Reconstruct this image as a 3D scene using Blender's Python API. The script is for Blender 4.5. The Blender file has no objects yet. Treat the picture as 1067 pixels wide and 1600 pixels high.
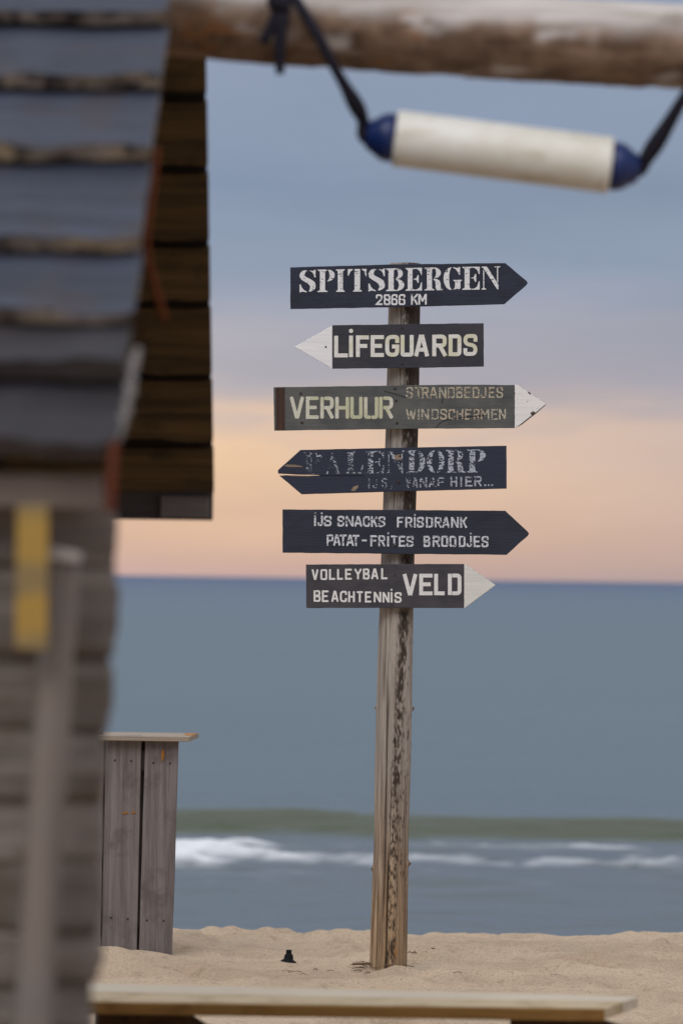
import bpy, bmesh, math, random
from mathutils import Vector, Matrix, noise
C = bpy.context.scene
COL = C.collection
R = math.radians

# ------------------------------------------------------------------ camera
CAM = Vector((0.0, 0.0, 1.52))
K = 36.0 / 135.0 / 1600.0          # metres per photograph pixel at one metre
PITCH, ROLL = math.atan(103 * K), R(0.78)
F = Vector((0, math.cos(PITCH), math.sin(PITCH)))
R0 = Vector((1, 0, 0)); U0 = Vector((0, -math.sin(PITCH), math.cos(PITCH)))
RT = R0 * math.cos(ROLL) + U0 * math.sin(ROLL)
UP = U0 * math.cos(ROLL) - R0 * math.sin(ROLL)
cd = bpy.data.cameras.new("camera")
cam = bpy.data.objects.new("camera", cd); COL.objects.link(cam)
m = Matrix((RT, UP, -F)).transposed().to_4x4(); m.translation = CAM
cam.matrix_world = m
cd.sensor_fit = 'VERTICAL'; cd.sensor_height = 36.0; cd.sensor_width = 24.0; cd.lens = 135.0
cd.clip_start = 0.1; cd.clip_end = 60000
cd.dof.use_dof = True; cd.dof.focus_distance = 14.93; cd.dof.aperture_fstop = 3.6
C.camera = cam

def P(px, py, Y):
    """world point on the viewing ray of photograph pixel (px, py) at distance Y"""
    d = F + RT * ((px - 533.5) * K) + UP * ((800 - py) * K)
    return CAM + d * (Y / d.y)

def sl(r, g, b):
    f = lambda c: (c / 255 / 12.92) if c <= 10.3 else ((c / 255 + .055) / 1.055) ** 2.4
    return (f(r), f(g), f(b), 1.0)

# ------------------------------------------------------------------ world
SUN_EL, SUN_AZ = R(42), R(-152)     # azimuth from +Y, clockwise towards +X
w = bpy.data.worlds.new("World"); C.world = w; w.use_nodes = True
nt = w.node_tree; nt.nodes.clear(); N = nt.nodes.new; L = nt.links.new
out = N('ShaderNodeOutputWorld'); mixs = N('ShaderNodeMixShader'); mixs.inputs[0].default_value = .9
b1 = N('ShaderNodeBackground'); b1.inputs[1].default_value = .1
sky = N('ShaderNodeTexSky'); sky.sky_type = 'NISHITA'; sky.sun_disc = False
sky.sun_elevation = SUN_EL; sky.sun_rotation = SUN_AZ
L(sky.outputs[0], b1.inputs[0])
b2 = N('ShaderNodeBackground'); b2.inputs[1].default_value = 1.0
tc = N('ShaderNodeTexCoord'); sep = N('ShaderNodeSeparateXYZ'); L(tc.outputs['Generated'], sep.inputs[0])
def wm(op, a, b=None, clamp=False):
    n = N('ShaderNodeMath'); n.operation = op; n.use_clamp = clamp
    for i, v in enumerate((a, b)):
        if v is None: continue
        if isinstance(v, (int, float)): n.inputs[i].default_value = v
        else: L(v, n.inputs[i])
    return n.outputs[0]
def wnoise(scale, detail, off=(0, 0, 0)):
    mp = N('ShaderNodeMapping'); mp.inputs['Scale'].default_value = scale; mp.inputs['Location'].default_value = off
    L(tc.outputs['Generated'], mp.inputs[0])
    n = N('ShaderNodeTexNoise'); n.inputs['Scale'].default_value = 1; n.inputs['Detail'].default_value = detail
    L(mp.outputs[0], n.inputs[0]); return n.outputs[0]
n1 = wnoise((9, 3, 55), 5, (1.3, 0, .2)); n2 = wnoise((22, 3, 160), 4, (4.1, 0, .7))
z = sep.outputs[2]
wob = wm('ADD', wm('MULTIPLY', wm('SUBTRACT', n1, .5), .030), wm('MULTIPLY', wm('SUBTRACT', n2, .5), .016))
fade = wm('MINIMUM', wm('MULTIPLY', wm('MAXIMUM', z, 0.0), 40.0), 1.0)
zz = wm('SQRT', wm('MAXIMUM', wm('ADD', z, wm('MULTIPLY', wob, fade)), 0.0))
def ramp(stops, fac):
    r = N('ShaderNodeValToRGB'); e = r.color_ramp.elements
    while len(e) > 1: e.remove(e[0])
    e[0].position = math.sqrt(stops[0][0]); e[0].color = stops[0][1]
    for p, c in stops[1:]:
        x = e.new(math.sqrt(p)); x.color = c
    L(fac, r.inputs[0]); return r.outputs[0]
HI = [(.16, sl(146, 156, 178)), (.26, (.36, .40, .50, 1)), (.5, (.92, .96, 1.04, 1)), (.8, (1.28, 1.29, 1.34, 1))]
left = ramp([(0, sl(206, 172, 170)), (.003, sl(218, 180, 166)), (.012, sl(233, 192, 165)), (.028, sl(247, 206, 168)), (.037, sl(246, 206, 170)),
             (.044, sl(205, 184, 178)), (.052, sl(180, 173, 182)), (.066, sl(170, 167, 180)), (.078, sl(146, 156, 178)), (.10, sl(132, 146, 171)), (.13, sl(142, 153, 176))] + HI, zz)
right = ramp([(0, sl(184, 160, 162)), (.003, sl(193, 166, 160)), (.012, sl(206, 174, 160)), (.026, sl(213, 183, 168)), (.036, sl(208, 182, 172)),
              (.045, sl(178, 166, 172)), (.055, sl(166, 160, 174)), (.067, sl(158, 158, 174)), (.080, sl(140, 151, 173)), (.10, sl(128, 141, 165)), (.13, sl(136, 147, 169))] + HI, zz)
hx = wm('DIVIDE', wm('ADD', sep.outputs[0], .035), .125, True)
mc = N('ShaderNodeMix'); mc.data_type = 'RGBA'; L(hx, mc.inputs[0]); L(left, mc.inputs[6]); L(right, mc.inputs[7])
n3 = wnoise((5, 2, 26), 5, (7.7, 0, 1.2))
val = wm('ADD', wm('MULTIPLY', wm('SUBTRACT', n3, .5), .52), 1.0)
vm = N('ShaderNodeVectorMath'); vm.operation = 'SCALE'; L(mc.outputs[2], vm.inputs[0]); L(val, vm.inputs['Scale'])
L(vm.outputs[0], b2.inputs[0])
L(b1.outputs[0], mixs.inputs[1]); L(b2.outputs[0], mixs.inputs[2]); L(mixs.outputs[0], out.inputs[0])

sd = bpy.data.lights.new("sun", 'SUN'); sd.energy = 1.05; sd.angle = R(30); sd.color = (1, .97, .94)
sun = bpy.data.objects.new("sun", sd); COL.objects.link(sun)
sdir = Vector((math.sin(SUN_AZ) * math.cos(SUN_EL), math.cos(SUN_AZ) * math.cos(SUN_EL), math.sin(SUN_EL)))
sun.rotation_euler = sdir.to_track_quat('Z', 'Y').to_euler()
C.view_settings.view_transform = 'Standard'; C.view_settings.look = 'None'
C.view_settings.exposure = 0; C.view_settings.gamma = 1
C.render.engine = 'CYCLES'; C.cycles.use_denoising = True; C.cycles.max_bounces = 8; C.cycles.transparent_max_bounces = 16

# ------------------------------------------------------------------ materials
class Mat:
    def __init__(s, name, rough=.85, spec=.3):
        s.m = bpy.data.materials.new(name); s.m.use_nodes = True; s.t = s.m.node_tree
        s.b = s.t.nodes['Principled BSDF']; s.b.inputs['Roughness'].default_value = rough
        s.b.inputs['Specular IOR Level'].default_value = spec
        s.o = s.t.nodes['Material Output']; s.tc = s.t.nodes.new('ShaderNodeTexCoord')
    def n(s, k): return s.t.nodes.new(k)
    def l(s, a, b): s.t.links.new(a, b)
    def put(s, sock, v):
        if isinstance(v, (int, float)): sock.default_value = v
        elif isinstance(v, (tuple, list)): sock.default_value = v if len(v) == 4 or len(sock.default_value) == 3 else (*v, 1)
        else: s.l(v, sock)
    def noise(s, scale=(1, 1, 1), detail=4, rough=.55, off=(0, 0, 0), dist=0):
        mp = s.n('ShaderNodeMapping'); mp.inputs['Scale'].default_value = scale; mp.inputs['Location'].default_value = off
        s.l(s.tc.outputs['Object'], mp.inputs[0])
        t = s.n('ShaderNodeTexNoise'); t.inputs['Scale'].default_value = 1; t.inputs['Detail'].default_value = detail
        t.inputs['Roughness'].default_value = rough; t.inputs['Distortion'].default_value = dist
        s.l(mp.outputs[0], t.inputs[0]); return t.outputs[0]
    def math(s, op, a, b=0.0, clamp=False):
        t = s.n('ShaderNodeMath'); t.operation = op; t.use_clamp = clamp; s.put(t.inputs[0], a); s.put(t.inputs[1], b); return t.outputs[0]
    def step(s, f, lo, hi):
        t = s.n('ShaderNodeMapRange'); t.clamp = True; s.put(t.inputs[0], f); t.inputs[1].default_value = lo; t.inputs[2].default_value = hi; return t.outputs[0]
    def mix(s, f, a, b):
        t = s.n('ShaderNodeMix'); t.data_type = 'RGBA'; s.put(t.inputs[0], f); s.put(t.inputs[6], a); s.put(t.inputs[7], b); return t.outputs[2]
    def attr(s, name):
        t = s.n('ShaderNodeAttribute'); t.attribute_name = name; return t.outputs['Fac']
    def xyz(s):
        t = s.n('ShaderNodeSeparateXYZ'); s.l(s.tc.outputs['Object'], t.inputs[0]); return t.outputs
    def color(s, c): s.put(s.b.inputs['Base Color'], c)
    def bump(s, h, strength=.3, dist=.01):
        t = s.n('ShaderNodeBump'); t.inputs['Strength'].default_value = strength; t.inputs['Distance'].default_value = dist
        s.l(h, t.inputs['Height']); s.l(t.outputs[0], s.b.inputs['Normal'])

def wood(name, a, b, c=None, axis='x', bump=.4, rough=.85, seed=0, knots=True, fine=1.0):
    """weathered timber: colour a..b along the grain, c in darker blotches"""
    M = Mat(name, rough)
    st = {'x': (2.5, 60, 60), 'y': (60, 2.5, 60), 'z': (60, 60, 2.5)}[axis]
    st2 = {'x': (9, 260, 260), 'y': (260, 9, 260), 'z': (260, 260, 9)}[axis]
    g = M.noise([v * fine for v in st], 5, .6, (seed, seed * 2, seed * 3), .4)
    g2 = M.noise([v * fine for v in st2], 3, .6, (seed * 2, seed, seed))
    f = M.step(g, .32, .68)
    col = M.mix(f, a, b)
    col = M.mix(M.math('MULTIPLY', M.step(g2, .5, .75), .45), col, [v * .5 for v in a[:3]] + [1])
    if c:
        bl = M.noise((7, 7, 7), 4, .6, (seed * 5, 1, 2))
        col = M.mix(M.math('MULTIPLY', M.step(bl, .52, .68), .75), col, c)
    M.color(col); M.bump(M.math('ADD', g, M.math('MULTIPLY', g2, .6)), bump, .006)
    return M.m

def plain(name, c, rough=.6, spec=.4, var=.15, scale=20, bump=.0):
    M = Mat(name, rough, spec)
    g = M.noise((scale,) * 3, 4)
    M.color(M.mix(g, [v * (1 - var) for v in c[:3]] + [1], [v * (1 + var) for v in c[:3]] + [1]))
    if bump: M.bump(g, bump, .004)
    return M.m

# ------------------------------------------------------------------ objects
def tag(o, label=None, cat=None, group=None, kind=None):
    if label: o['label'] = label
    if cat: o['category'] = cat
    if group: o['group'] = group
    if kind: o['kind'] = kind
    return o
def thing(name, label, cat, loc, group=None):
    o = bpy.data.objects.new(name, None); COL.objects.link(o); o.location = loc
    o.empty_display_size = .1
    return tag(o, label, cat, group)
def origin(p):
    v = Vector((0, 0, 0))
    while p: v += Vector(p.location); p = p.parent
    return v
def mesh(name, verts, faces, mat, parent=None, smooth=False, attrs=None, loc=None):
    me = bpy.data.meshes.new(name)
    off = Vector(loc) if loc is not None else Vector((0, 0, 0))
    base = off + (origin(parent) if parent else Vector((0, 0, 0)))
    me.from_pydata([tuple(Vector(v) - base) for v in verts], [], faces)
    if mat: me.materials.append(mat)
    for k, vals in (attrs or {}).items():
        a = me.attributes.new(k, 'FLOAT', 'POINT'); a.data.foreach_set('value', vals)
    if smooth: me.polygons.foreach_set('use_smooth', [True] * len(me.polygons))
    me.validate(); me.update()
    o = bpy.data.objects.new(name, me); COL.objects.link(o)
    if parent: o.parent = parent
    o.location = off
    return o
class MB:
    def __init__(s): s.v = []; s.f = []
    def add(s, v, f):
        n = len(s.v); s.v += [Vector(x) for x in v]; s.f += [tuple(i + n for i in q) for q in f]
    def prism(s, poly, d):
        """polygon (list of points) swept along vector d"""
        n = len(poly); d = Vector(d); v = [Vector(p) for p in poly] + [Vector(p) + d for p in poly]
        s.add(v, [tuple(range(n)), tuple(range(2 * n - 1, n - 1, -1))] + [(i, i + n, (i + 1) % n + n, (i + 1) % n) for i in range(n)])
    def box(s, a, b):
        (x0, y0, z0), (x1, y1, z1) = a, b
        s.prism([(x0, y0, z0), (x1, y0, z0), (x1, y1, z0), (x0, y1, z0)], (0, 0, z1 - z0))
    def tube(s, pts, rad, seg=12, cap=True):
        pts = [Vector(p) for p in pts]; n = len(pts); rs = rad if isinstance(rad, (list, tuple)) else [rad] * n
        ref = Vector((0.13, 0.92, 0.37)).normalized(); rings = []
        for i, p in enumerate(pts):
            t = (pts[min(i + 1, n - 1)] - pts[max(i - 1, 0)]).normalized()
            a = t.cross(ref).normalized(); b = t.cross(a)
            rings.append([p + (a * math.cos(2 * math.pi * j / seg) + b * math.sin(2 * math.pi * j / seg)) * rs[i] for j in range(seg)])
        f = [(i * seg + j, i * seg + (j + 1) % seg, (i + 1) * seg + (j + 1) % seg, (i + 1) * seg + j) for i in range(n - 1) for j in range(seg)]
        if cap: f += [tuple(range(seg - 1, -1, -1)), tuple(range((n - 1) * seg, n * seg))]
        s.add([v for r in rings for v in r], f)
    def build(s, name, mat, parent=None, smooth=False, bevel=0, seg=2, loc=None):
        o = mesh(name, s.v, s.f, mat, parent, smooth, loc=loc)
        bm = bmesh.new(); bm.from_mesh(o.data); bmesh.ops.recalc_face_normals(bm, faces=bm.faces)
        if bevel: bmesh.ops.bevel(bm, geom=[e for e in bm.edges if e.calc_face_angle(0) > .5], offset=bevel, segments=seg, affect='EDGES', profile=.5)
        bm.to_mesh(o.data); bm.free()
        return o
def nz(x, y=0, z_=0): return noise.noise(Vector((x, y, z_)))
def catmull(pts, n=8):
    pts = [Vector(p) for p in pts]; o = []
    for i in range(len(pts) - 1):
        a, b, c, d = pts[max(i - 1, 0)], pts[i], pts[i + 1], pts[min(i + 2, len(pts) - 1)]
        for k in range(n):
            t = k / n
            o.append(.5 * ((2 * b) + (c - a) * t + (2 * a - 5 * b + 4 * c - d) * t * t + (3 * b - a - 3 * c + d) * t ** 3))
    return o + [pts[-1]]

# ================================================================== SETTING
# ---- sand: one sheet, berm crest then the slope down under the sea
def lerp_tab(t, x):
    for (a, b), (c, d) in zip(t, t[1:]):
        if x <= c:
            u = max(0, (x - a) / (c - a)); return b + (d - b) * u
    return t[-1][1]
PROF = [(-40, .1), (8, .02), (13, .0), (15, .0), (16.6, -.045), (17.6, -.105), (18.4, -.2), (20, -.5), (26, -1.25), (36, -2.12), (60, -3.2)]
rs = random.Random(4)
prints = [(rs.uniform(-3.6, 4.2), rs.uniform(12.4, 18.0), rs.uniform(.09, .17), rs.uniform(.02, .05)) for _ in range(150)]
prints += [(.20, 15.75, .13, .05), (.42, 15.9, .16, .05), (.33, 15.6, .1, .03)]
cells = {}
for q in prints: cells.setdefault((int(q[0] // 1), int(q[1] // 1)), []).append(q)
PB = P(606, 1512, 15.0)          # foot of the signpost
OFF = 0
def sand_z(x, y):
    z0 = lerp_tab(PROF, y)
    near = max(0, min(1, (22 - abs(y - 14)) / 8))
    z0 += .018 * nz(x * .35 + 3, y * .5, 1) * near + .012 * nz(x * 1.7, y * 1.9, 4) + .014 * nz(x * 5, y * 5.5, 7) * near + .011 * nz(x * 11, y * 12, 2) * near + .006 * nz(x * 24, y * 22, 5) * near
    if 8 < y < 19 and -6 < x < 6:
        cx, cy = int(x // 1), int(y // 1)
        for i in (-1, 0, 1):
            for j in (-1, 0, 1):
                for (px, py, r_, d_) in cells.get((cx + i, cy + j), ()):
                    d = math.hypot(x - px, (y - py) * .75) / r_
                    if d < 2: z0 += d_ * (-math.exp(-d * d * 2.2) + .55 * math.exp(-((d - 1.15) ** 2) * 7))
        d = math.hypot(x - PB.x, y - PB.y); z0 += OFF * math.exp(-(d / 1.6) ** 2) + .026 * math.exp(-((d - .095) / .05) ** 2) * (.45 + nz(x * 11, y * 11, 3) - 2.2 * (x - PB.x))
        d = math.hypot((x + .98) / .28, (y - 15.25) / .3); z0 += .045 * math.exp(-d * d)
    return z0
OFF = PB.z - sand_z(PB.x, PB.y) - .008
ZP = PB.z - .02
def axis(segs):
    o = []
    for a, b, st in segs:
        n = max(1, round((b - a) / st)); o += [a + (b - a) * i / n for i in range(n)]
    return o + [segs[-1][1]]
xs = axis([(-300, -60, 60), (-60, -6, 3), (-6, -3, .25), (-3, 3.2, .028), (3.2, 6, .2), (6, 60, 3), (60, 300, 60)])
ys = axis([(-60, 0, 5), (0, 11, .5), (11, 12.6, .1), (12.6, 18.2, .03), (18.2, 22, .15), (22, 60, 2)])
V = [(x, y, sand_z(x, y)) for y in ys for x in xs]
nx = len(xs)
FA = [(j * nx + i, j * nx + i + 1, (j + 1) * nx + i + 1, (j + 1) * nx + i) for j in range(len(ys) - 1) for i in range(nx - 1)]
M = Mat('sand', .95, .1)
g1 = M.noise((1.1, 1.6, 3), 5); g2 = M.noise((900, 900, 900), 2); g3 = M.noise((14, 14, 14), 4, .65)
col = M.mix(M.step(g1, .35, .65), sl(182, 160, 137), sl(204, 182, 157))
col = M.mix(M.math('MULTIPLY', M.step(g3, .55, .70), .4), col, sl(132, 112, 94))
col = M.mix(M.math('MULTIPLY', M.step(g2, .6, .75), .4), col, sl(104, 86, 70))
gr_ = M.noise((95, 60, 95), 3, .7); col = M.mix(M.math('MULTIPLY', M.step(gr_, .46, .62), .38), col, sl(150, 128, 106)); col = M.mix(M.math('MULTIPLY', M.step(M.noise((70, 50, 70), 2, .6, (4, 4, 4)), .64, .70), .5), col, sl(118, 98, 80))
yy = M.xyz()[1]; wet = M.step(yy, 25, 33)
M.color(M.mix(wet, col, sl(92, 78, 66)))
M.bump(M.math('ADD', M.noise((45, 45, 45), 5, .65), M.math('MULTIPLY', g2, .15)), .8, .025)
tag(mesh('sand', V, FA, M.m, smooth=True), 'pale beach sand with footprints', 'sand', kind='structure')

# ---- sea
SEA = -2.0
xs = axis([(-20000, -2000, 6000), (-2000, -200, 600), (-200, -24, 22), (-24, 24, .16), (24, 200, 22), (200, 2000, 600), (2000, 20000, 6000)])
ys = axis([(32, 36, .5), (36, 63, .11), (63, 90, .9), (90, 300, 12), (300, 2000, 150), (2000, 30000, 4000)])
V = []; foam = []; green = []
def smooth(a, b, x):
    t = max(0, min(1, (x - a) / (b - a))); return t * t * (3 - 2 * t)
for y in ys:
    for x in xs:
        if abs(x) > 30 or y > 95:
            V.append((x, y, SEA)); foam.append(0); green.append(0); continue
        fx = smooth(30, 20, abs(x))
        zz_ = .035 * nz(x * .5, y * .8, 2) + .03 * nz(x * 1.3, y * 2.2, 5) + .014 * nz(x * 4, y * 6, 8)
        # the unbroken swell: steep face toward the beach, long back
        yc = 52.9 + .8 * nz(x * .12, 3, 1) + .25 * nz(x * .6, 9, 2)
        hgt = (.29 + .08 * nz(x * .16, 5, 7)) * (1.0 if x < .3 else .88)
        d = y - yc
        s = math.exp(-(d / (1.0 if d < 0 else 2.6)) ** 2)
        zz_ += hgt * s
        zz_ += .10 * math.exp(-((y - 48.8 - .6 * nz(x * .2, 2, 2)) / 1.3) ** 2)
        gr = smooth(.05, .35, s) * (1 if d < .5 else max(0, 1 - (d - .5) / .9))
        gr = max(gr, .35 * smooth(.30, .6, nz(x * .35, y * .8, 31)) * smooth(58, 46, y))
        # foam: thick on the left, ribbons on the right
        n_ = .5 + .45 * nz(x * .55, y * 1.0, 11) + .42 * nz(x * 1.5, y * 1.7, 12) + .32 * nz(x * 3.6, y * 3.6, 13) + .2 * nz(x * 8, y * 8, 14)
        left_ = smooth(.3, -1.5, x) * math.exp(-((y - 48.1 - .3 * nz(x * .9, 4, 4)) / 1.6) ** 2) * (.92 + .4 * nz(x * 1.1, y * .8, 61))
        band = max(math.exp(-((y - (47.3 + .05 * x + .5 * nz(x * .3, 1, 3))) / .85) ** 2), .85 * math.exp(-((y - (49.8 + .5 * nz(x * .25, 6, 3))) / .75) ** 2))
        rt = smooth(-1.6, .2, x) * band * (.45 + .75 * smooth(-.35, .35, nz(x * 1.3, y * 1.1, 71) + .5 * nz(x * 3.4, y * 2.6, 72))) * (.58 + .42 * smooth(.9, 2.2, x)) * (.55 + .6 * (.5 + .5 * nz(x * .9, y * 1.2, 44)))
        haze_ = .28 * math.exp(-((y - 51.5) / 1.8) ** 2)
        fo = smooth(.52, .98, n_ * .75 + .75 * (left_ + rt) - .12) * min(1, (left_ + rt) * 1.6) 
        fo += .10 * smooth(.62, .9, n_) * smooth(52.5, 51, y) * smooth(42, 47, y)
        fo = min(1, fo) * (.88 - .50 * smooth(-.8, .2, x))
        zz_ += .15 * fo * (.6 + .8 * nz(x * 3, y * 3, 17))
        V.append((x, y, SEA + zz_ * fx)); foam.append(fo); green.append(gr)
nx = len(xs)
FA = [(j * nx + i, j * nx + i + 1, (j + 1) * nx + i + 1, (j + 1) * nx + i) for j in range(len(ys) - 1) for i in range(nx - 1)]
M = Mat('sea_water', .45, .20)
yy = M.xyz()[1]
rip = M.noise((.8, 2.2, 1), 5, .6); rip2 = M.noise((.05, .012, 1), 4, .6)
col = M.mix(M.step(yy, 60, 900), (.066, .104, .128, 1), (.062, .104, .150, 1))
col = M.mix(M.step(yy, 48, 66), (.084, .100, .116, 1), col)
col = M.mix(M.math('MULTIPLY', M.step(rip2, .40, .62), .5), col, (.066, .10, .14, 1))
col = M.mix(M.step(yy, 250, 2400), col, (.022, .052, .125, 1))
nr = M.noise((.45, 1.6, 1), 4, .6, (3, 3, 0)); col = M.mix(M.math('MULTIPLY', M.math('MULTIPLY', M.step(nr, .50, .66), M.step(yy, 53, 47)), .5), col, (.055, .068, .058, 1))
sw = M.noise((.02, .05, 1), 3, .6, (1, 5, 0)); col = M.mix(M.math('MULTIPLY', M.step(sw, .42, .6), .22), col, (.085, .125, .145, 1))
col = M.mix(M.math('MULTIPLY', M.attr('green'), .95), col, (.046, .056, .024, 1))
col = M.mix(M.attr('foam'), col, (.74, .75, .78, 1))
M.color(col); M.bump(rip, .6, .25)
tag(mesh('sea', V, FA, M.m, smooth=True, attrs={'foam': foam, 'green': green}), 'grey blue sea with a green swell and white foam', 'sea', kind='structure')

# ================================================================== SIGNPOST
YS = 14.90                        # front face of the boards
sp = thing('signpost', 'weathered wooden signpost with six painted arrow boards standing in the beach sand', 'signpost', (PB.x, PB.y, ZP))
# ---- post: a round trunk with a drying crack, knots and peeling dark bark
CRACKS = ((2.22, .36, .53, .030, .010), (2.62, .40, .50, .04, .006), (1.90, .46, .53, .022, .007), (1.96, .06, .42, .030, .016), (1.72, -.1, .20, .034, .020), (1.66, .16, .30, .022, .008), (2.28, -.06, .16, .04, .008), (2.45, .10, .26, .02, .004), (1.45, .24, .38, .018, .004),
          (1.95, .58, .74, .024, .008), (2.3, .66, .84, .024, .007), (1.75, .80, 1.0, .024, .008), (2.1, .90, 1.0, .02, .006), (2.05, .50, .60, .02, .006))
def build_post():
    top = P(633, 412, 15.0); bot = P(606, 1512, 15.0)
    ax = top - bot
    NA, NZ = 220, 380
    V, dark, warm = [], [], []
    for k in range(NZ + 1):
        t = -.09 + (1.09) * k / NZ
        c = bot + ax * t
        py = 1512 - 1100 * t
        wpx = lerp_tab([(400, 48), (490, 49), (680, 51), (960, 52), (1110, 55), (1300, 53), (1500, 57.5), (1650, 58)], py)
        r0 = wpx * .5 * K * 15.0
        cb = .004 * nz(t * 3.1, 2, 5)
        for j in range(NA):
            a = 2 * math.pi * j / NA          # a = 0 is image right, pi/2 is toward the camera
            ca, sa = math.cos(a), math.sin(a)
            g = nz(ca * 9, sa * 9, t * 2.2) * .0020 + nz(ca * 26, sa * 26, t * 5) * .0015 + nz(ca * 3, sa * 3, t * 9) * .0018
            r = r0 + g
            # drying crack left of centre and two shorter ones
            kd = 0
            for a0, t0, t1, w_, d_ in CRACKS:
                if t0 < t < t1:
                    a1 = a0 + .05 * nz(t * 5, a0 * 3, 1) + .02 * nz(t * 17, a0, 4)
                    q = (a - a1) / (w_ * (.5 + .5 * smooth(t0, t0 + .08, t) * smooth(t1, t1 - .08, t) + .25 * nz(t * 30, a0)))
                    if abs(q) < 3:
                        e = smooth(t0, t0 + .05, t) * smooth(t1, t1 - .06, t) * math.exp(-q * q); r -= d_ * e; kd = max(kd, .95 * e)
            for ka, kt, kr, kh in ((.10, .368, .017, .013), (3.05, .368, .02, .009), (.12, .148, .017, .013), (3.02, .140, .018, .008), (1.2, .60, .04, .003)):
                da = min(abs(a - ka), 2 * math.pi - abs(a - ka)) * r0
                q = (da * da + ((t - kt) * 2.75) ** 2) / (kr * .45) ** 2
                r += kh * math.exp(-q); kd = max(kd, smooth(.25, .7, math.exp(-q)) * .8)
            V.append(c + Vector((ca * r + cb, -sa * r, 0)))
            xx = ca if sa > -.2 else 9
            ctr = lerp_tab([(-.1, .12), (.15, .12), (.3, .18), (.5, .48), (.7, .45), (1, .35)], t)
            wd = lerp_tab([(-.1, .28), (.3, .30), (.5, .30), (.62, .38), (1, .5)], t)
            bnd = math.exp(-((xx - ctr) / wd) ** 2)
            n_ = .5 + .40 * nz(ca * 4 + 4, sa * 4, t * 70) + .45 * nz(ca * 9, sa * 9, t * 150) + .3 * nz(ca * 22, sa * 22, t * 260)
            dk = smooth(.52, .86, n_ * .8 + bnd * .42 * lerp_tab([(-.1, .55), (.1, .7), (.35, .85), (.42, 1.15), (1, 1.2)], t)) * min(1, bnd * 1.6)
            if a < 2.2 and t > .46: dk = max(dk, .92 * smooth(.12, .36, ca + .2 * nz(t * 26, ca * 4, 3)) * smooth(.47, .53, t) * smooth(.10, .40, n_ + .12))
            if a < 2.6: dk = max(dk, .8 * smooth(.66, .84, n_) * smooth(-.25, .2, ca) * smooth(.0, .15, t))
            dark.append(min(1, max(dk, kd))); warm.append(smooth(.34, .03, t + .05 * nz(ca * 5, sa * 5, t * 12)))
    F_ = [(k * NA + j, k * NA + (j + 1) % NA, (k + 1) * NA + (j + 1) % NA, (k + 1) * NA + j) for k in range(NZ) for j in range(NA)]
    F_ += [tuple(range(NZ * NA, (NZ + 1) * NA))]
    M = Mat('post_wood', .9, .15)
    g = M.noise((55, 55, 2.2), 6, .65, (0, 0, 0), .5); g2 = M.noise((190, 190, 6), 3); pt = M.noise((10, 10, 1.2), 3)
    col = M.mix(M.step(g, .33, .66), sl(122, 113, 105), sl(176, 166, 155))
    col = M.mix(M.math('MULTIPLY', M.step(pt, .45, .62), .5), col, sl(140, 132, 126))
    col = M.mix(M.math('MULTIPLY', M.step(g2, .57, .74), .5), col, sl(78, 68, 60))
    wm_ = M.mix(M.step(g, .36, .62), sl(100, 72, 46), sl(172, 142, 106))
    col = M.mix(M.math('MULTIPLY', M.attr('warm'), .8), col, wm_)
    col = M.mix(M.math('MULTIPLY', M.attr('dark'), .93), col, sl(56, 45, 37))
    ru = M.noise((22, 22, 9), 2, .5, (3, 3, 3)); col = M.mix(M.math('MULTIPLY', M.step(ru, .74, .78), .8), col, sl(170, 110, 40))
    M.color(col); M.bump(M.math('ADD', g, M.math('MULTIPLY', g2, .7)), .55, .006)
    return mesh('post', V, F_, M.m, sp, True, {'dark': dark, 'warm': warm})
build_post()

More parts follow.
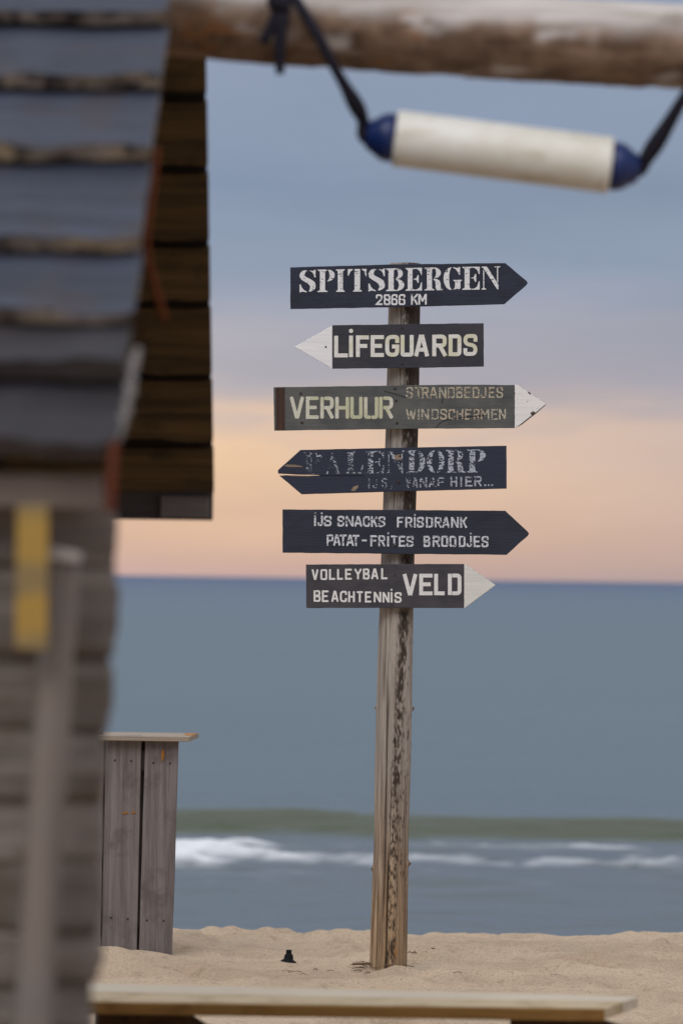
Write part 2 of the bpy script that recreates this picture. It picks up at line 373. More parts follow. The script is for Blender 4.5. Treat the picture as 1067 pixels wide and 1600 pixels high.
# ---- lettering: strokes cut like stencils
G = {
 'L': [[(0, 1), (0, 0), (1, 0)]], 'I': [[(.5, 0), (.5, 1)]], 'F': [[(0, 0), (0, 1), (1, 1)], [(.22, .52), (.82, .52)]],
 'E': [[(1, 1), (0, 1), (0, 0), (1, 0)], [(.24, .51), (.8, .51)]],
 'G': [[(1, .76), (1, 1, 1), (0, 1, 1), (0, 0, 1), (1, 0, 1), (1, .46), (.66, .46)]],
 'U': [[(0, 1), (0, 0, 1), (.34, 0)], [(1, 1), (1, 0, 1), (.66, 0)]], 'A': [[(0, 0), (.42, 1)], [(.58, 1), (1, 0)], [(.34, .27), (.66, .27)]],
 'R': [[(0, 0), (0, 1)], [(.36, 1), (1, 1, 1), (1, .5, 1), (.36, .5)], [(.62, .40), (1, 0)]],
 'D': [[(0, 0), (0, 1)], [(.42, 1), (1, 1, 1), (1, 0, 1), (.42, 0)]],
 'S': [[(1, .78), (1, 1, 1), (0, 1, 1), (0, .56, 1), (1, .46, 1), (1, 0, 1), (0, 0, 1), (0, .22)]],
 'V': [[(0, 1), (.46, 0)], [(1, 1), (.56, 0)]], 'H': [[(0, 0), (0, 1)], [(1, 0), (1, 1)], [(.22, .5), (.78, .5)]],
 'T': [[(.5, 0), (.5, .8)], [(0, 1), (1, 1)]], 'B': [[(0, 0), (0, 1)], [(.36, 1), (.94, 1, 1), (.94, .56, 1), (.36, .56)], [(.36, .47), (1, .47, 1), (1, 0, 1), (.36, 0)]],
 'N': [[(0, 0), (0, 1)], [(.12, .94), (.88, .06)], [(1, 0), (1, 1)]], 'J': [[(1, 1), (1, 0, 1), (0, 0, 1), (0, .22)]],
 'K': [[(0, 0), (0, 1)], [(1, 1), (.26, .48)], [(.5, .54), (1, 0)]], 'C': [[(1, .74), (1, 1, 1), (0, 1, 1), (0, 0, 1), (1, 0, 1), (1, .26)]],
 'W': [[(0, 1), (.24, 0)], [(.30, .06), (.48, .8)], [(.52, .8), (.70, .06)], [(.76, 0), (1, 1)]],
 'M': [[(0, 0), (0, 1)], [(.12, .92), (.48, .35)], [(.88, .92), (.54, .35)], [(1, 0), (1, 1)]],
 'P': [[(0, 0), (0, 1)], [(.36, 1), (1, 1, 1), (1, .45, 1), (.36, .45)]], 'O': [[(.42, 1), (0, 1, 1), (0, 0, 1), (.42, 0)], [(.58, 1), (1, 1, 1), (1, 0, 1), (.58, 0)]],
 'Y': [[(0, 1), (.5, .48), (.5, 0)], [(1, 1), (.6, .56)]],
 '2': [[(0, .74), (0, 1, 1), (1, 1, 1), (1, .6, 1), (0, .02), (1, .02)]],
 '8': [[(.42, 1), (.05, 1, 1), (.05, .55, 1), (.95, .46, 1), (.95, 0, 1), (.6, 0)], [(.58, 1), (.95, 1, 1), (.95, .58)], [(.05, .44), (.05, 0, 1), (.42, 0)]],
 '6': [[(1, .8), (1, 1, 1), (0, 1, 1), (0, 0, 1), (.4, 0)], [(.6, 0), (1, 0, 1), (1, .54, 1), (.3, .54)]],
 '-': [[(0, .5), (1, .5)]], '.': [[(.35, .02), (.65, .02)]], ',': [[(.6, .12), (.4, -.12)]], 'Z': [[(0, 1), (1, 1), (0, 0), (1, 0)]],
}
def rounded(pts, r):
    out = []
    for i, p in enumerate(pts):
        if len(p) < 3 or i in (0, len(pts) - 1): out.append(Vector(p[:2])); continue
        a, b, c = Vector(pts[i - 1][:2]), Vector(p[:2]), Vector(pts[i + 1][:2])
        d = min(r, (a - b).length * .5, (c - b).length * .5)
        s, e = b + (a - b).normalized() * d, b + (c - b).normalized() * d
        for k in range(6):
            t = k / 5; out.append(s * (1 - t) ** 2 + b * 2 * t * (1 - t) + e * t * t)
    return out
def strip(pts, w, ext=True, rnd=False):
    """polyline to a flat ribbon: list of (left, right) pairs in pixel space"""
    q = [pts[0]]
    for p in pts[1:]:
        if (p - q[-1]).length > 1e-4: q.append(p)
    pts = q
    if len(pts) < 2: return []
    ws = [w] * len(pts)
    if ext:
        for e, s in ((0, 1), (-1, -2)):
            d = (pts[e] - pts[s]).normalized()
            if rnd:
                add = [(pts[e] + d * w * .12, w * .97), (pts[e] + d * w * .3, w * .82), (pts[e] + d * w * .42, w * .5)]
            else: add = [(pts[e] + d * w * .46, w)]
            if e == 0: pts = [a[0] for a in add[::-1]] + pts; ws = [a[1] for a in add[::-1]] + ws
            else: pts = pts + [a[0] for a in add]; ws = ws + [a[1] for a in add]
    if not rnd and ext: pts = [pts[0]] + pts[2:-2] + [pts[-1]] if len(pts) > 4 else [pts[0], pts[-1]]; ws = [w] * len(pts)
    pr = []
    for i, p in enumerate(pts):
        d0 = (p - pts[i - 1]).normalized() if i else (pts[1] - p).normalized()
        d1 = (pts[i + 1] - p).normalized() if i < len(pts) - 1 else d0
        n0, n1 = Vector((-d0.y, d0.x)), Vector((-d1.y, d1.x)); b = (n0 + n1)
        if b.length < .3: b = n0
        b.normalize(); s = ws[i] * .5 / max(.45, b.dot(n0))
        pr.append((p + b * s, p - b * s))
    return pr
def ell(cx, cy, rx, ry, a0, a1, n=14):
    return [(cx + rx * math.cos(R(a0 + (a1 - a0) * i / n)), cy + ry * math.sin(R(a0 + (a1 - a0) * i / n))) for i in range(n + 1)]
def cres(cx, cy, rx, ry, ix, iy, a0=88, a1=-88, dx=0):
    return ell(cx, cy, rx, ry, a0, a1) + ell(cx + dx, cy, ix, iy, a1, a0)
def stem(x0, x1, s=.14):
    return [(x0 - s, 0), (x0 - s, .035), (x0, .085), (x0, .915), (x0 - s, .965), (x0 - s, 1), (x1 + s, 1), (x1 + s, .965), (x1, .915), (x1, .085), (x1 + s, .035), (x1 + s, 0)]
def cr2(pts): return [tuple(v) for v in catmull([Vector((a, b, 0)) for a, b in pts], 5)]
SPINE = [(p[0], p[1]) for p in cr2([(.50, .97), (.22, .97), (.02, .82), (.04, .64), (.20, .53), (.56, .36), (.66, .22), (.58, .04)])] + \
        [(p[0], p[1]) for p in cr2([(.68, .03), (.95, .14), (1.0, .30), (.92, .46), (.66, .59), (.36, .71), (.32, .82), (.40, .93)])]
SERIF = {
 'S': [SPINE, [(.60, .97), (.78, .90), (.88, .80), (.93, .66), (1.0, .66), (1.0, 1.0), (.94, 1.0), (.86, .95)],
       [(.0, .36), (.06, .36), (.14, .22), (.28, .10), (.46, .03), (.44, .0), (.16, .04), (.06, 0), (0, 0)]],
 'P': [stem(.14, .44), cres(.56, .735, .44, .265, .14, .235)],
 'I': [stem(.2, .8, .2)],
 'T': [[(.28, 0), (.28, .03), (.36, .08), (.36, 1), (.66, 1), (.66, .08), (.76, .03), (.76, 0)],
       [(0, 1), (.26, 1), (.26, .96), (.14, .90), (.06, .74), (0, .70)], [(1, 1), (.76, 1), (.76, .96), (.88, .90), (.95, .70), (1, .66)]],
 'B': [stem(.13, .42, .13), cres(.54, .765, .38, .235, .12, .2), cres(.54, .262, .46, .262, .16, .225)],
 'E': [stem(.13, .42, .13), [(.50, 1), (1, 1), (1, .68), (.95, .68), (.86, .86), (.70, .95), (.50, .965)], [(.50, 0), (1, 0), (1, .36), (.95, .36), (.86, .14), (.70, .05), (.50, .035)],
       [(.50, .52), (.66, .54), (.74, .68), (.80, .68), (.80, .34), (.74, .34), (.66, .47), (.50, .49)]],
 'R': [stem(.13, .40, .13), cres(.50, .76, .38, .24, .12, .21), [(.48, .49), (.62, .50), (.80, .43), (.86, .30), (.88, .08), (1.0, .03), (1.0, 0), (.66, 0), (.60, .1), (.60, .28), (.56, .42), (.48, .46)]],
 'G': [cres(.46, .5, .46, .5, .14, .46, 92, 268), [(.54, .97), (.70, .90), (.82, .78), (.88, .66), (.94, .66), (.94, 1), (.88, 1), (.82, .95), (.54, 1)],
       [(.56, .40), (.56, .44), (1.04, .44), (1.04, .40), (.96, .37), (.96, .08), (.88, .02), (.80, .06), (.54, .0), (.54, .035), (.64, .08), (.66, .37)]],
 'N': [[(0, 0), (0, .03), (.09, .07), (.09, .88), (.15, .80), (.15, .07), (.26, .03), (.26, 0)], [(0, 1), (.30, 1), (.94, .20), (.94, .0), (.88, .0), (.10, .94), (0, .965)],
       [(.72, 1), (.72, .97), (.86, .93), (.86, .36), (.92, .28), (.92, .93), (1.04, .97), (1.04, 1)]],
 'D': [stem(.13, .42, .13), cres(.50, .5, .50, .5, .20, .46)],
 'O': [cres(.46, .5, .46, .5, .16, .46, 94, 266), cres(.54, .5, .46, .5, .16, .46, 86, -86)],
 'A': [[(0, 0), (0, .03), (.10, .06), (.42, .86), (.46, .78), (.18, .06), (.30, .03), (.30, 0)], [(.44, 1), (.56, 1), (.92, .06), (1.02, .03), (1.02, 0), (.58, 0), (.58, .03), (.68, .06), (.48, .66), (.40, .90)], [(.28, .28), (.54, .28), (.53, .32), (.30, .32)]],
 'L': [stem(.13, .45, .13), [(.52, 0), (1, 0), (1, .40), (.95, .40), (.86, .16), (.70, .05), (.52, .035)]],
}
def write(chars, y0, y1, mb, wt=3.0, serif=False, rnd=False, rad=.45, layer=None):
    """chars: (letter, x0, x1[, dotted]); y0 = (top, bottom) at the first letter, y1 at the last"""
    xa, xb = chars[0][1], chars[-1][2]
    n = 0
    for ch in chars:
        c, x0, x1 = ch[:3]; dot = len(ch) > 3
        def ys_(x):
            t = (x - xa) / max(1, xb - xa); return y0[0] + (y1[0] - y0[0]) * t, y0[1] + (y1[1] - y0[1]) * t
        jx, jy = .25 * nz(x0 * .7, 3), .35 * nz(x0 * .9, 8)
        def put(px, py):
            return P(px + jx, py + jy, YS - .0010 - .00006 * (n % 12))
        if serif:
            for poly in SERIF[c]:
                n += 1; pts = []
                for u, v in poly:
                    x = x0 + u * (x1 - x0); t_, b_ = ys_(x); pts.append(put(x, b_ - v * (b_ - t_)))
                mb.add(pts, [tuple(range(len(pts)))])
            continue
        wd, t_, b_ = x1 - x0, *ys_((x0 + x1) / 2)
        iw, ih = max(wd - wt, .01), b_ - t_ - wt
        strokes = list(G[c])
        for st in strokes:
            n += 1
            pts = [(x0 + wt / 2 + p[0] * iw, b_ - wt / 2 - p[1] * ih) + tuple(p[2:]) for p in st]
            pr = strip(rounded(pts, wd * rad), wt * (1 + .06 * nz(x0, n)), True, rnd)
            if not pr: continue
            vs = [put(*p) for pair in pr for p in pair]
            mb.add(vs, [(2 * i, 2 * i + 1, 2 * i + 3, 2 * i + 2) for i in range(len(pr) - 1)])
        if dot:
            n += 1; cx = x0 + wd * (.5 if c == 'I' else .8); cy = t_ - wt * 1.15
            mb.add([put(cx + wt * .55 * math.cos(R(a)), cy + wt * .55 * math.sin(R(a))) for a in range(0, 360, 45)], [tuple(range(8))])

def paint(name, c, wear, scale=130, slope=0, c2=None, xmid=0, bot=0):
    """flaking letter paint: holes show the board beneath"""
    M = Mat(name, .8, .2)
    a = M.noise((scale * .5, scale, scale), 5, .65); b = M.noise((40, 40, 40), 3, .6, (5, 5, 5)); d = M.noise((15, 420, 420), 3)
    n_ = M.math('ADD', M.math('MULTIPLY', a, .62), M.math('ADD', M.math('MULTIPLY', b, .22), M.math('MULTIPLY', d, .16)))
    th = wear
    if slope: th = M.math('ADD', wear, M.math('MULTIPLY', M.math('SUBTRACT', M.xyz()[0], xmid), slope))
    diff = M.math('SUBTRACT', n_, th); mask = M.step(diff, -.012, .014)
    g = M.noise((30, 120, 120), 3)
    col = M.mix(M.step(g, .35, .7), [v * .86 for v in c[:3]] + [1], c)
    if c2: col = M.mix(M.step(M.noise((14, 14, 14), 2, .5, (2, 7, 1)), .5, .6), col, c2)
    M.color(col)
    tr = M.n('ShaderNodeBsdfTransparent'); mx = M.n('ShaderNodeMixShader')
    M.l(mask, mx.inputs[0]); M.l(tr.outputs[0], mx.inputs[1]); M.l(M.b.outputs[0], mx.inputs[2]); M.l(mx.outputs[0], M.o.inputs[0])
    return M.m

def board_mat(name, c, c2, bare, wear=.2, edge=.3, seed=0, scr=.3):
    M = Mat(name, .62, .32)
    g = M.noise((3.2, 70, 70), 5, .6, (seed, 0, seed), .3); fine = M.noise((8, 330, 330), 3, .6, (seed, 2, 1)); bl = M.noise((9, 16, 16), 4, .6, (seed, 4, 2))
    col = M.mix(M.step(bl, .38, .66), c, c2)
    col = M.mix(M.math('MULTIPLY', M.step(fine, .55, .74), scr), col, [v * .45 for v in c[:3]] + [1])
    wn = M.math('ADD', M.math('MULTIPLY', g, .55), M.math('ADD', M.math('MULTIPLY', fine, .3), M.math('MULTIPLY', bl, .25)))
    wn = M.math('ADD', wn, M.math('MULTIPLY', M.attr('edge'), edge))
    col = M.mix(M.step(wn, .78 - wear, .84 - wear), col, bare)
    M.color(col); M.bump(M.math('ADD', g, M.math('MULTIPLY', fine, .8)), .35, .004)
    return M.m

def board(name, poly, mat, parent, seed=0, tk=.022, smooth_edges=None, wob=.5):
    """a sawn board: outline in photograph pixels on the board plane, uneven edges, small rounded arris"""
    pts = []
    n = len(poly)
    for i in range(n):
        a, b = Vector(poly[i]), Vector(poly[(i + 1) % n])
        k = max(1, int((b - a).length / 6)); nn = Vector((-(b - a).y, (b - a).x)).normalized()
        straight = smooth_edges and i in smooth_edges
        for j in range(k):
            t = j / k; p = a + (b - a) * t
            e = 0 if (j == 0 or straight) else (wob * nz(p.x * .05 + seed, p.y * .05, 3) + .5 * wob * nz(p.x * .3 + seed, p.y * .3, 6)) * math.sin(math.pi * t) ** .4
            pts.append(p + nn * e)
    n = len(pts); cen = sum(pts, Vector((0, 0))) / n
    ins = []
    for i in range(n):
        d = (pts[(i + 1) % n] - pts[i - 1]); nn = Vector((-d.y, d.x)).normalized()
        ins.append(pts[i] + nn * .55 * SGN)
    v = [P(p.x, p.y, YS) for p in ins] + [P(p.x, p.y, YS + .0014) for p in pts] + [P(p.x, p.y, YS + tk) for p in pts]
    f = [tuple(range(n))] + [(i, (i + 1) % n, n + (i + 1) % n, n + i) for i in range(n)] + [(n + i, n + (i + 1) % n, 2 * n + (i + 1) % n, 2 * n + i) for i in range(n)] + [tuple(range(3 * n - 1, 2 * n - 1, -1))]
    o = mesh(name, v, f, mat, parent, attrs={'edge': [0.0] * n + [1.0] * (2 * n)})
    bm = bmesh.new(); bm.from_mesh(o.data)
    front = [q for q in bm.faces if len(q.verts) == n]
    bmesh.ops.triangulate(bm, faces=front, quad_method='BEAUTY', ngon_method='EAR_CLIP')
    bmesh.ops.recalc_face_normals(bm, faces=bm.faces); bm.to_mesh(o.data); bm.free()
    return o
SGN = 1
NAIL = plain('rusty_nail', sl(48, 36, 30), .7, .4, .4, 300)
def nail(px, py, parent, r=1.5):
    r *= 1.25
    mb = MB(); c = P(px, py, YS); rr = r * K * YS; n = 10
    ring = lambda k, d: [c + Vector((math.cos(2 * math.pi * i / n) * rr * k, d, math.sin(2 * math.pi * i / n) * rr * k)) for i in range(n)]
    v = ring(1, .002) + ring(1, -.0014) + ring(.6, -.0024)
    mb.add(v, [(i, (i + 1) % n, n + (i + 1) % n, n + i) for i in range(n)] + [(n + i, n + (i + 1) % n, 2 * n + (i + 1) % n, 2 * n + i) for i in range(n)] + [tuple(range(2 * n, 3 * n)), tuple(range(n - 1, -1, -1))])
    return mb.build('nail', NAIL, parent)
BARE = sl(122, 108, 92)
NAVY, NAVY2 = sl(40, 45, 62), sl(33, 37, 50)
WHITE = sl(226, 226, 228)
def tipmat(name, c, bare, seed, wear):
    M = Mat(name, .7, .25)
    g = M.noise((4, 70, 70), 4, .6, (seed, seed, 0)); sp_ = M.noise((60, 120, 120), 4, .6, (seed, 1, 1))
    col = M.mix(M.step(g, .35, .7), c, [v * .86 for v in c[:3]] + [1])
    w_ = M.math('ADD', sp_, M.math('MULTIPLY', M.attr('edge'), .35))
    col = M.mix(M.step(w_, wear, wear + .03), col, bare); M.color(col); M.bump(g, .25, .003); return M.m

# 1 ------------------------------------------------ SPITSBERGEN
b = board('sign_board', [(453.6, 417.8), (606, 413.2), (789, 411), (822.5, 439), (824, 442.5), (822, 445.5), (787.5, 475.5), (620, 480), (453.8, 483)], board_mat('navy_board', NAVY, NAVY2, sl(70, 72, 84), -.02, .02, 1), sp, 1)
tag(b, 'top board, navy arrow pointing right, lettered SPITSBERGEN 2866 KM')
mb = MB()
PM = paint('letter_white', WHITE, .425, 170)
mb = MB()
write([('S', 468, 493), ('P', 496, 523), ('I', 525, 538.5), ('T', 543.5, 572.5), ('S', 575.5, 601), ('B', 603, 631.5), ('E', 633.5, 659), ('R', 663, 692), ('G', 692.5, 720), ('E', 722, 749), ('N', 752, 780)], (422, 457), (416, 452), mb, serif=True)
mb.build('lettering', PM, b)
mb = MB()
PM = paint('letter_white_small', WHITE, .42, 200)
mb = MB()
write([('2', 587, 597.5), ('8', 599, 610), ('6', 611, 621), ('6', 622.5, 633), ('K', 642, 652.5), ('M', 653.4, 666.4)], (460, 477), (459, 476), mb, 2.7)
mb.build('lettering', PM, b)
nail(628, 466, b); nail(631, 420, b, 1.2)
# 2 ------------------------------------------------ LIFEGUARDS
b = board('sign_board', [(519.3, 508.2), (640, 506.4), (755.3, 505), (755.6, 572.8), (640, 575), (519.3, 576.2)], board_mat('charcoal_board', sl(58, 57, 62), sl(46, 47, 56), sl(104, 90, 78), .09, .12, 2, .6), sp, 2, smooth_edges=(5,))
tag(b, 'second board, charcoal arrow with a white tip pointing left, lettered LIFEGUARDS')
t_ = board('arrow_tip', [(460.5, 542.3), (461, 541.2), (519.3, 508.2), (519.3, 576.2)], tipmat('white_tip', sl(232, 231, 232), sl(150, 146, 142), 1, .68), b, 3, smooth_edges=(2,), wob=.25)
nail(509, 542, t_, 1.2)
mb = MB()
PM = paint('letter_cream', sl(224, 222, 216), .335, 110, c2=sl(206, 204, 180))
mb = MB()
write([('L', 522, 543.5), ('I', 545, 551.5, 1), ('F', 556, 576.5), ('E', 579, 600), ('G', 601.7, 623.5), ('U', 625.5, 646), ('A', 647.2, 669.6), ('R', 675, 697.5), ('D', 700.5, 720.5), ('S', 723.5, 745.5)], (524.5, 558.5), (521.8, 556), mb, 6.2)
mb.build('lettering', PM, b)
nail(628, 512, b); nail(628, 568.5, b)
# 3 ------------------------------------------------ VERHUUR
b = board('sign_board', [(427.5, 605), (560, 603.2), (700, 601), (803.5, 601.4), (803.5, 668.9), (640, 670), (428.5, 673)], board_mat('olive_board', sl(90, 91, 88), sl(72, 74, 75), sl(116, 107, 94), .06, .16, 3, .55), sp, 4, smooth_edges=(3,))
tag(b, 'third board, faded grey arrow with a white tip pointing right, lettered VERHUUR STRANDBEDJES WINDSCHERMEN')
t_ = board('arrow_tip', [(803.5, 601.4), (809.6, 601.6), (852, 630), (853, 631.5), (852, 633), (806, 668.8), (803.5, 668.9)], tipmat('white_tip', sl(230, 228, 226), sl(58, 50, 46), 6, .645), b, 5, smooth_edges=(6,), wob=.8)
mb = MB()
PM = paint('letter_ivory', sl(206, 204, 188), .385, 160, c2=sl(186, 186, 158))
mb = MB()
write([('V', 453, 475), ('E', 478, 498.5), ('R', 500.5, 521.5), ('H', 523.7, 545.5), ('U', 547, 566.5), ('U', 568.5, 591), ('R', 592, 614)], (619.5, 654.5), (619.5, 654.5), mb, 5.6, rnd=True)
mb.build('lettering', PM, b)
mb = MB()
PM = paint('letter_faded', sl(180, 174, 156),   .46, 210, c2=sl(180, 166, 146))
mb = MB()
write([('S', 634, 645), ('T', 648, 658.5), ('R', 659, 669.5), ('A', 671, 683), ('N', 685.5, 697), ('D', 699, 710), ('B', 712.5, 722.5), ('E', 725, 735.5), ('D', 738, 748.5), ('J', 750.5, 759.5), ('E', 763, 772.5), ('S', 775, 785.5)], (604.7, 622.5), (604.7, 622), mb, 2.5)
mb.build('lettering', PM, b)
mb = MB()
write([('W', 634, 650), ('I', 652.3, 655.6), ('N', 658, 670), ('D', 674, 685), ('S', 687.5, 698), ('C', 700, 710.5), ('H', 713, 723.5), ('E', 726, 736), ('R', 739.5, 749), ('M', 750.5, 764), ('E', 767, 777), ('N', 779, 790)], (639, 655.7), (639, 655.7), mb, 2.5)
mb.build('lettering', PM, b)
mb = MB(); mb.prism([P(431, 605.6, YS - .0008), P(445, 605.4, YS - .0008), P(445.3, 672, YS - .0008), P(431.5, 672.2, YS - .0008)], (0, .0007, 0))
mb.build('rust_band', wood('rust_brown', sl(50, 38, 33), sl(78, 56, 47), None, 'z', .5, seed=5), b)
for q in ((617, 607.5), (619, 626), (620, 661), (470, 615), (472, 660.5)): nail(*q, b, 1.7)
CRK = plain('crack_dark', (.012, .01, .009), .9)
for pl in ([(600, 611), (612, 614), (622, 617), (634, 621), (641, 621)], [(680, 669), (687, 661), (697, 656), (724, 652), (760, 648.6)], [(690, 630), (692, 622)]):
    pr = strip([Vector(p) for p in pl], .8, False)
    mb = MB(); mb.add([P(p.x, p.y, YS - .0021) for pair in pr for p in pair], [(2 * i, 2 * i + 1, 2 * i + 3, 2 * i + 2) for i in range(len(pr) - 1)])
    mb.build('crack', CRK, b)
DKE = wood('bare_edge', sl(58, 50, 45), sl(84, 72, 64), None, 'x', .3, seed=3)
for poly in ([(806.5, 668.2), (822, 655.4), (838, 643.2), (851.5, 632), (852.4, 632.6), (838, 645.4), (829, 652.4), (815, 663.4)], [(828, 645), (833, 642.6), (836, 644.6), (831, 650.4)], [(824, 612), (828, 613.4), (829, 616.8), (825.4, 614.6)]):
    mb = MB(); mb.prism([P(x, y, YS - .0012) for x, y in poly], (0, .0013, 0)); mb.build('bare_patch', DKE, b)
# 4 ------------------------------------------------ PALENDORP, split from the tip
b = board('sign_board', [(434.3, 734.6), (469.5, 703), (630, 699.4), (791, 696.4), (791.2, 763.5), (640, 767.6), (471.3, 772.4), (436.2, 743.0), (462, 743.2), (500, 742.8), (500, 742.5), (462, 741.6), (434.6, 740.0)], board_mat('navy_split_board', NAVY, sl(41, 46, 62), sl(104, 92, 84), .015, .10, 4), sp, 6, wob=.35)
tag(b, 'fourth board, navy arrow split at its tip and pointing left, flaking letters PALENDORP')
mb = MB()
PM = paint('letter_flaking', sl(176, 181, 194),   .495, 200, -.12, xmid=.10)
mb = MB()
write([('P', 474.5, 503), ('A', 508, 532), ('L', 540, 567), ('E', 571, 600), ('N', 604, 631), ('D', 635, 664), ('O', 666.6, 694.5), ('R', 696, 727), ('P', 729, 758.5)], (706.5, 741), (702, 738), mb, serif=True)
mb.build('lettering', PM, b)
mb = MB()
PM = paint('letter_flaking_small', sl(176, 180, 192), .50, 230, -.16, xmid=.10)
mb = MB()
write([('I', 575, 578), ('J', 582, 590), ('S', 596, 605), (',', 609, 614), ('V', 634, 641.5), ('A', 644, 653), ('N', 655.5, 667), ('A', 669.5, 681), ('F', 683, 694), ('H', 703.5, 714), ('I', 717, 723.5), ('E', 726.5, 738), ('R', 740.5, 752), ('.', 755.6, 759.6), ('.', 761, 765), ('.', 766.5, 770.5)], (747.5, 763.5), (743.6, 759.5), mb, 2.6)
mb.build('lettering', PM, b)
mb = MB(); mb.prism([P(499, 742.3, YS - .0016), P(569, 742.3, YS - .0016), P(569, 743, YS - .0016), P(499, 743.1, YS - .0016)], (0, .0015, 0)); mb.build('crack', CRK, b)
SL = wood('bare_sliver', sl(120, 104, 90), sl(146, 128, 110), None, 'x', .3, seed=2)
for poly in ([(443.5, 728), (448, 725.6), (461, 726.2), (473, 728.4), (473, 729.8), (450, 729.6)], [(437, 741.9), (452, 742.3), (470, 742.9), (486, 743.7), (486, 744.4), (455, 744)], [(548, 766.5), (552, 760.5), (560, 757.6), (559, 762), (554, 767.5)],
             [(616, 711.5), (625, 709.8), (629, 714.5), (626, 719), (617, 717.5)]):
    mb = MB(); mb.prism([P(x, y, YS - .0011) for x, y in poly], (0, .0012, 0)); mb.build('bare_patch', SL, b)
nail(622, 753, b, 2.2); nail(625, 713, b, 1.5)
# 5 ------------------------------------------------ IJS SNACKS
b = board('sign_board', [(441.4, 796), (600, 796.6), (789, 798), (824, 830.5), (826, 833.7), (824.5, 837), (791, 867), (620, 865.4), (441.6, 863.6)], board_mat('navy_plain_board', sl(41, 45, 59), sl(34, 38, 50), sl(74, 72, 78), -.02, .06, 5), sp, 8)
tag(b, 'fifth board, navy arrow pointing right, lettered with IJS SNACKS and PATAT-FRITES')
mb = MB()
PM = paint('letter_chalky', sl(210, 212, 218), .455, 230)
mb = MB()
write([('I', 490, 494.5, 1), ('J', 496, 504.5, 1), ('S', 506, 518), ('S', 527, 538), ('N', 540, 552.5), ('A', 553.6, 565.6), ('C', 567, 577.8), ('K', 579.5, 589.5), ('S', 590.6, 602)], (805.5, 822), (806.8, 823.6), mb, 2.9)
mb.build('lettering', PM, b)
mb = MB()
write([('F', 620, 630), ('R', 633, 644), ('I', 646.2, 649.4, 1), ('S', 651, 662), ('D', 665, 676), ('R', 678.7, 689.6), ('A', 690.6, 702.4), ('N', 704.4, 716.4), ('K', 718.7, 729.2)], (807.6, 824), (807.8, 825), mb, 2.9)
mb.build('lettering', PM, b)
mb = MB()
write([('P', 510.5, 521), ('A', 520.6, 532), ('T', 530.6, 541.6), ('A', 541.2, 552.8), ('T', 550.8, 561.5), ('-', 565, 572.8), ('F', 578.5, 589.2), ('R', 591, 601.6), ('I', 604.4, 608, 1), ('T', 610.4, 621), ('E', 622.7, 633.4), ('S', 634.5, 646)], (834.8, 852.6), (837.4, 854.4), mb, 2.9)
mb.build('lettering', PM, b)
mb = MB()
write([('B', 661.5, 672), ('R', 675.6, 687), ('O', 689, 699.6), ('O', 702, 712.6), ('D', 716.4, 726.8), ('J', 728.6, 736.8, 1), ('E', 739.5, 750), ('S', 752, 763)], (837, 854.4), (837.6, 855), mb, 2.9)
mb.build('lettering', PM, b)
nail(617, 853, b, 1.8); nail(619, 807, b, 1.2)
# 6 ------------------------------------------------ VOLLEYBAL
b = board('sign_board', [(478, 882), (600, 881.4), (724.6, 881.2), (724.6, 950), (600, 949.6), (478.6, 950)], board_mat('worn_board', sl(70, 66, 70), sl(56, 55, 62), sl(108, 97, 86), .09, .12, 6, .6), sp, 9, smooth_edges=(2,))
tag(b, 'lowest board, worn charcoal arrow with a white tip pointing right, lettered VOLLEYBAL BEACHTENNIS VELD')
t_ = board('arrow_tip', [(724.6, 881.2), (727, 881.6), (772, 912.4), (774, 914.5), (771, 916.6), (727, 949.4), (724.6, 950)], tipmat('white_tip', sl(214, 213, 206), sl(96, 88, 76), 12, .67), b, 10, smooth_edges=(6,), wob=.4)
mb = MB()
PM = paint('letter_clean', sl(224, 222, 220), .31, 120)
mb = MB()
write([('V', 487, 497.5), ('O', 500.6, 511.5), ('L', 514, 524), ('L', 526.6, 536.2), ('E', 539, 549.8), ('Y', 553.4, 565), ('B', 567, 577.5), ('A', 579.8, 591), ('L', 595.4, 605.5)], (889.5, 906.4), (887.6, 905), mb, 3.0, rnd=True)
mb.build('lettering', PM, b)
mb = MB()
write([('B', 490, 501), ('E', 503, 513.6), ('A', 517.6, 528.8), ('C', 531, 542), ('H', 544, 554.4), ('T', 557, 567), ('E', 570, 580.4), ('N', 583.6, 595.4), ('N', 597.4, 608.4), ('I', 610, 613.2, 1), ('S', 616, 627.3)], (922, 940.4), (925.4, 942), mb, 3.0, rnd=True)
mb.build('lettering', PM, b)
mb = MB()
write([('V', 629.4, 651.4), ('E', 654.7, 675.8), ('L', 678, 694.6), ('D', 699.4, 720.6)], (896.6, 930.2), (896.2, 930), mb, 6.0)
mb.build('lettering', PM, b)
nail(617, 899, b, 1.3); nail(612, 945, b, 1.5)

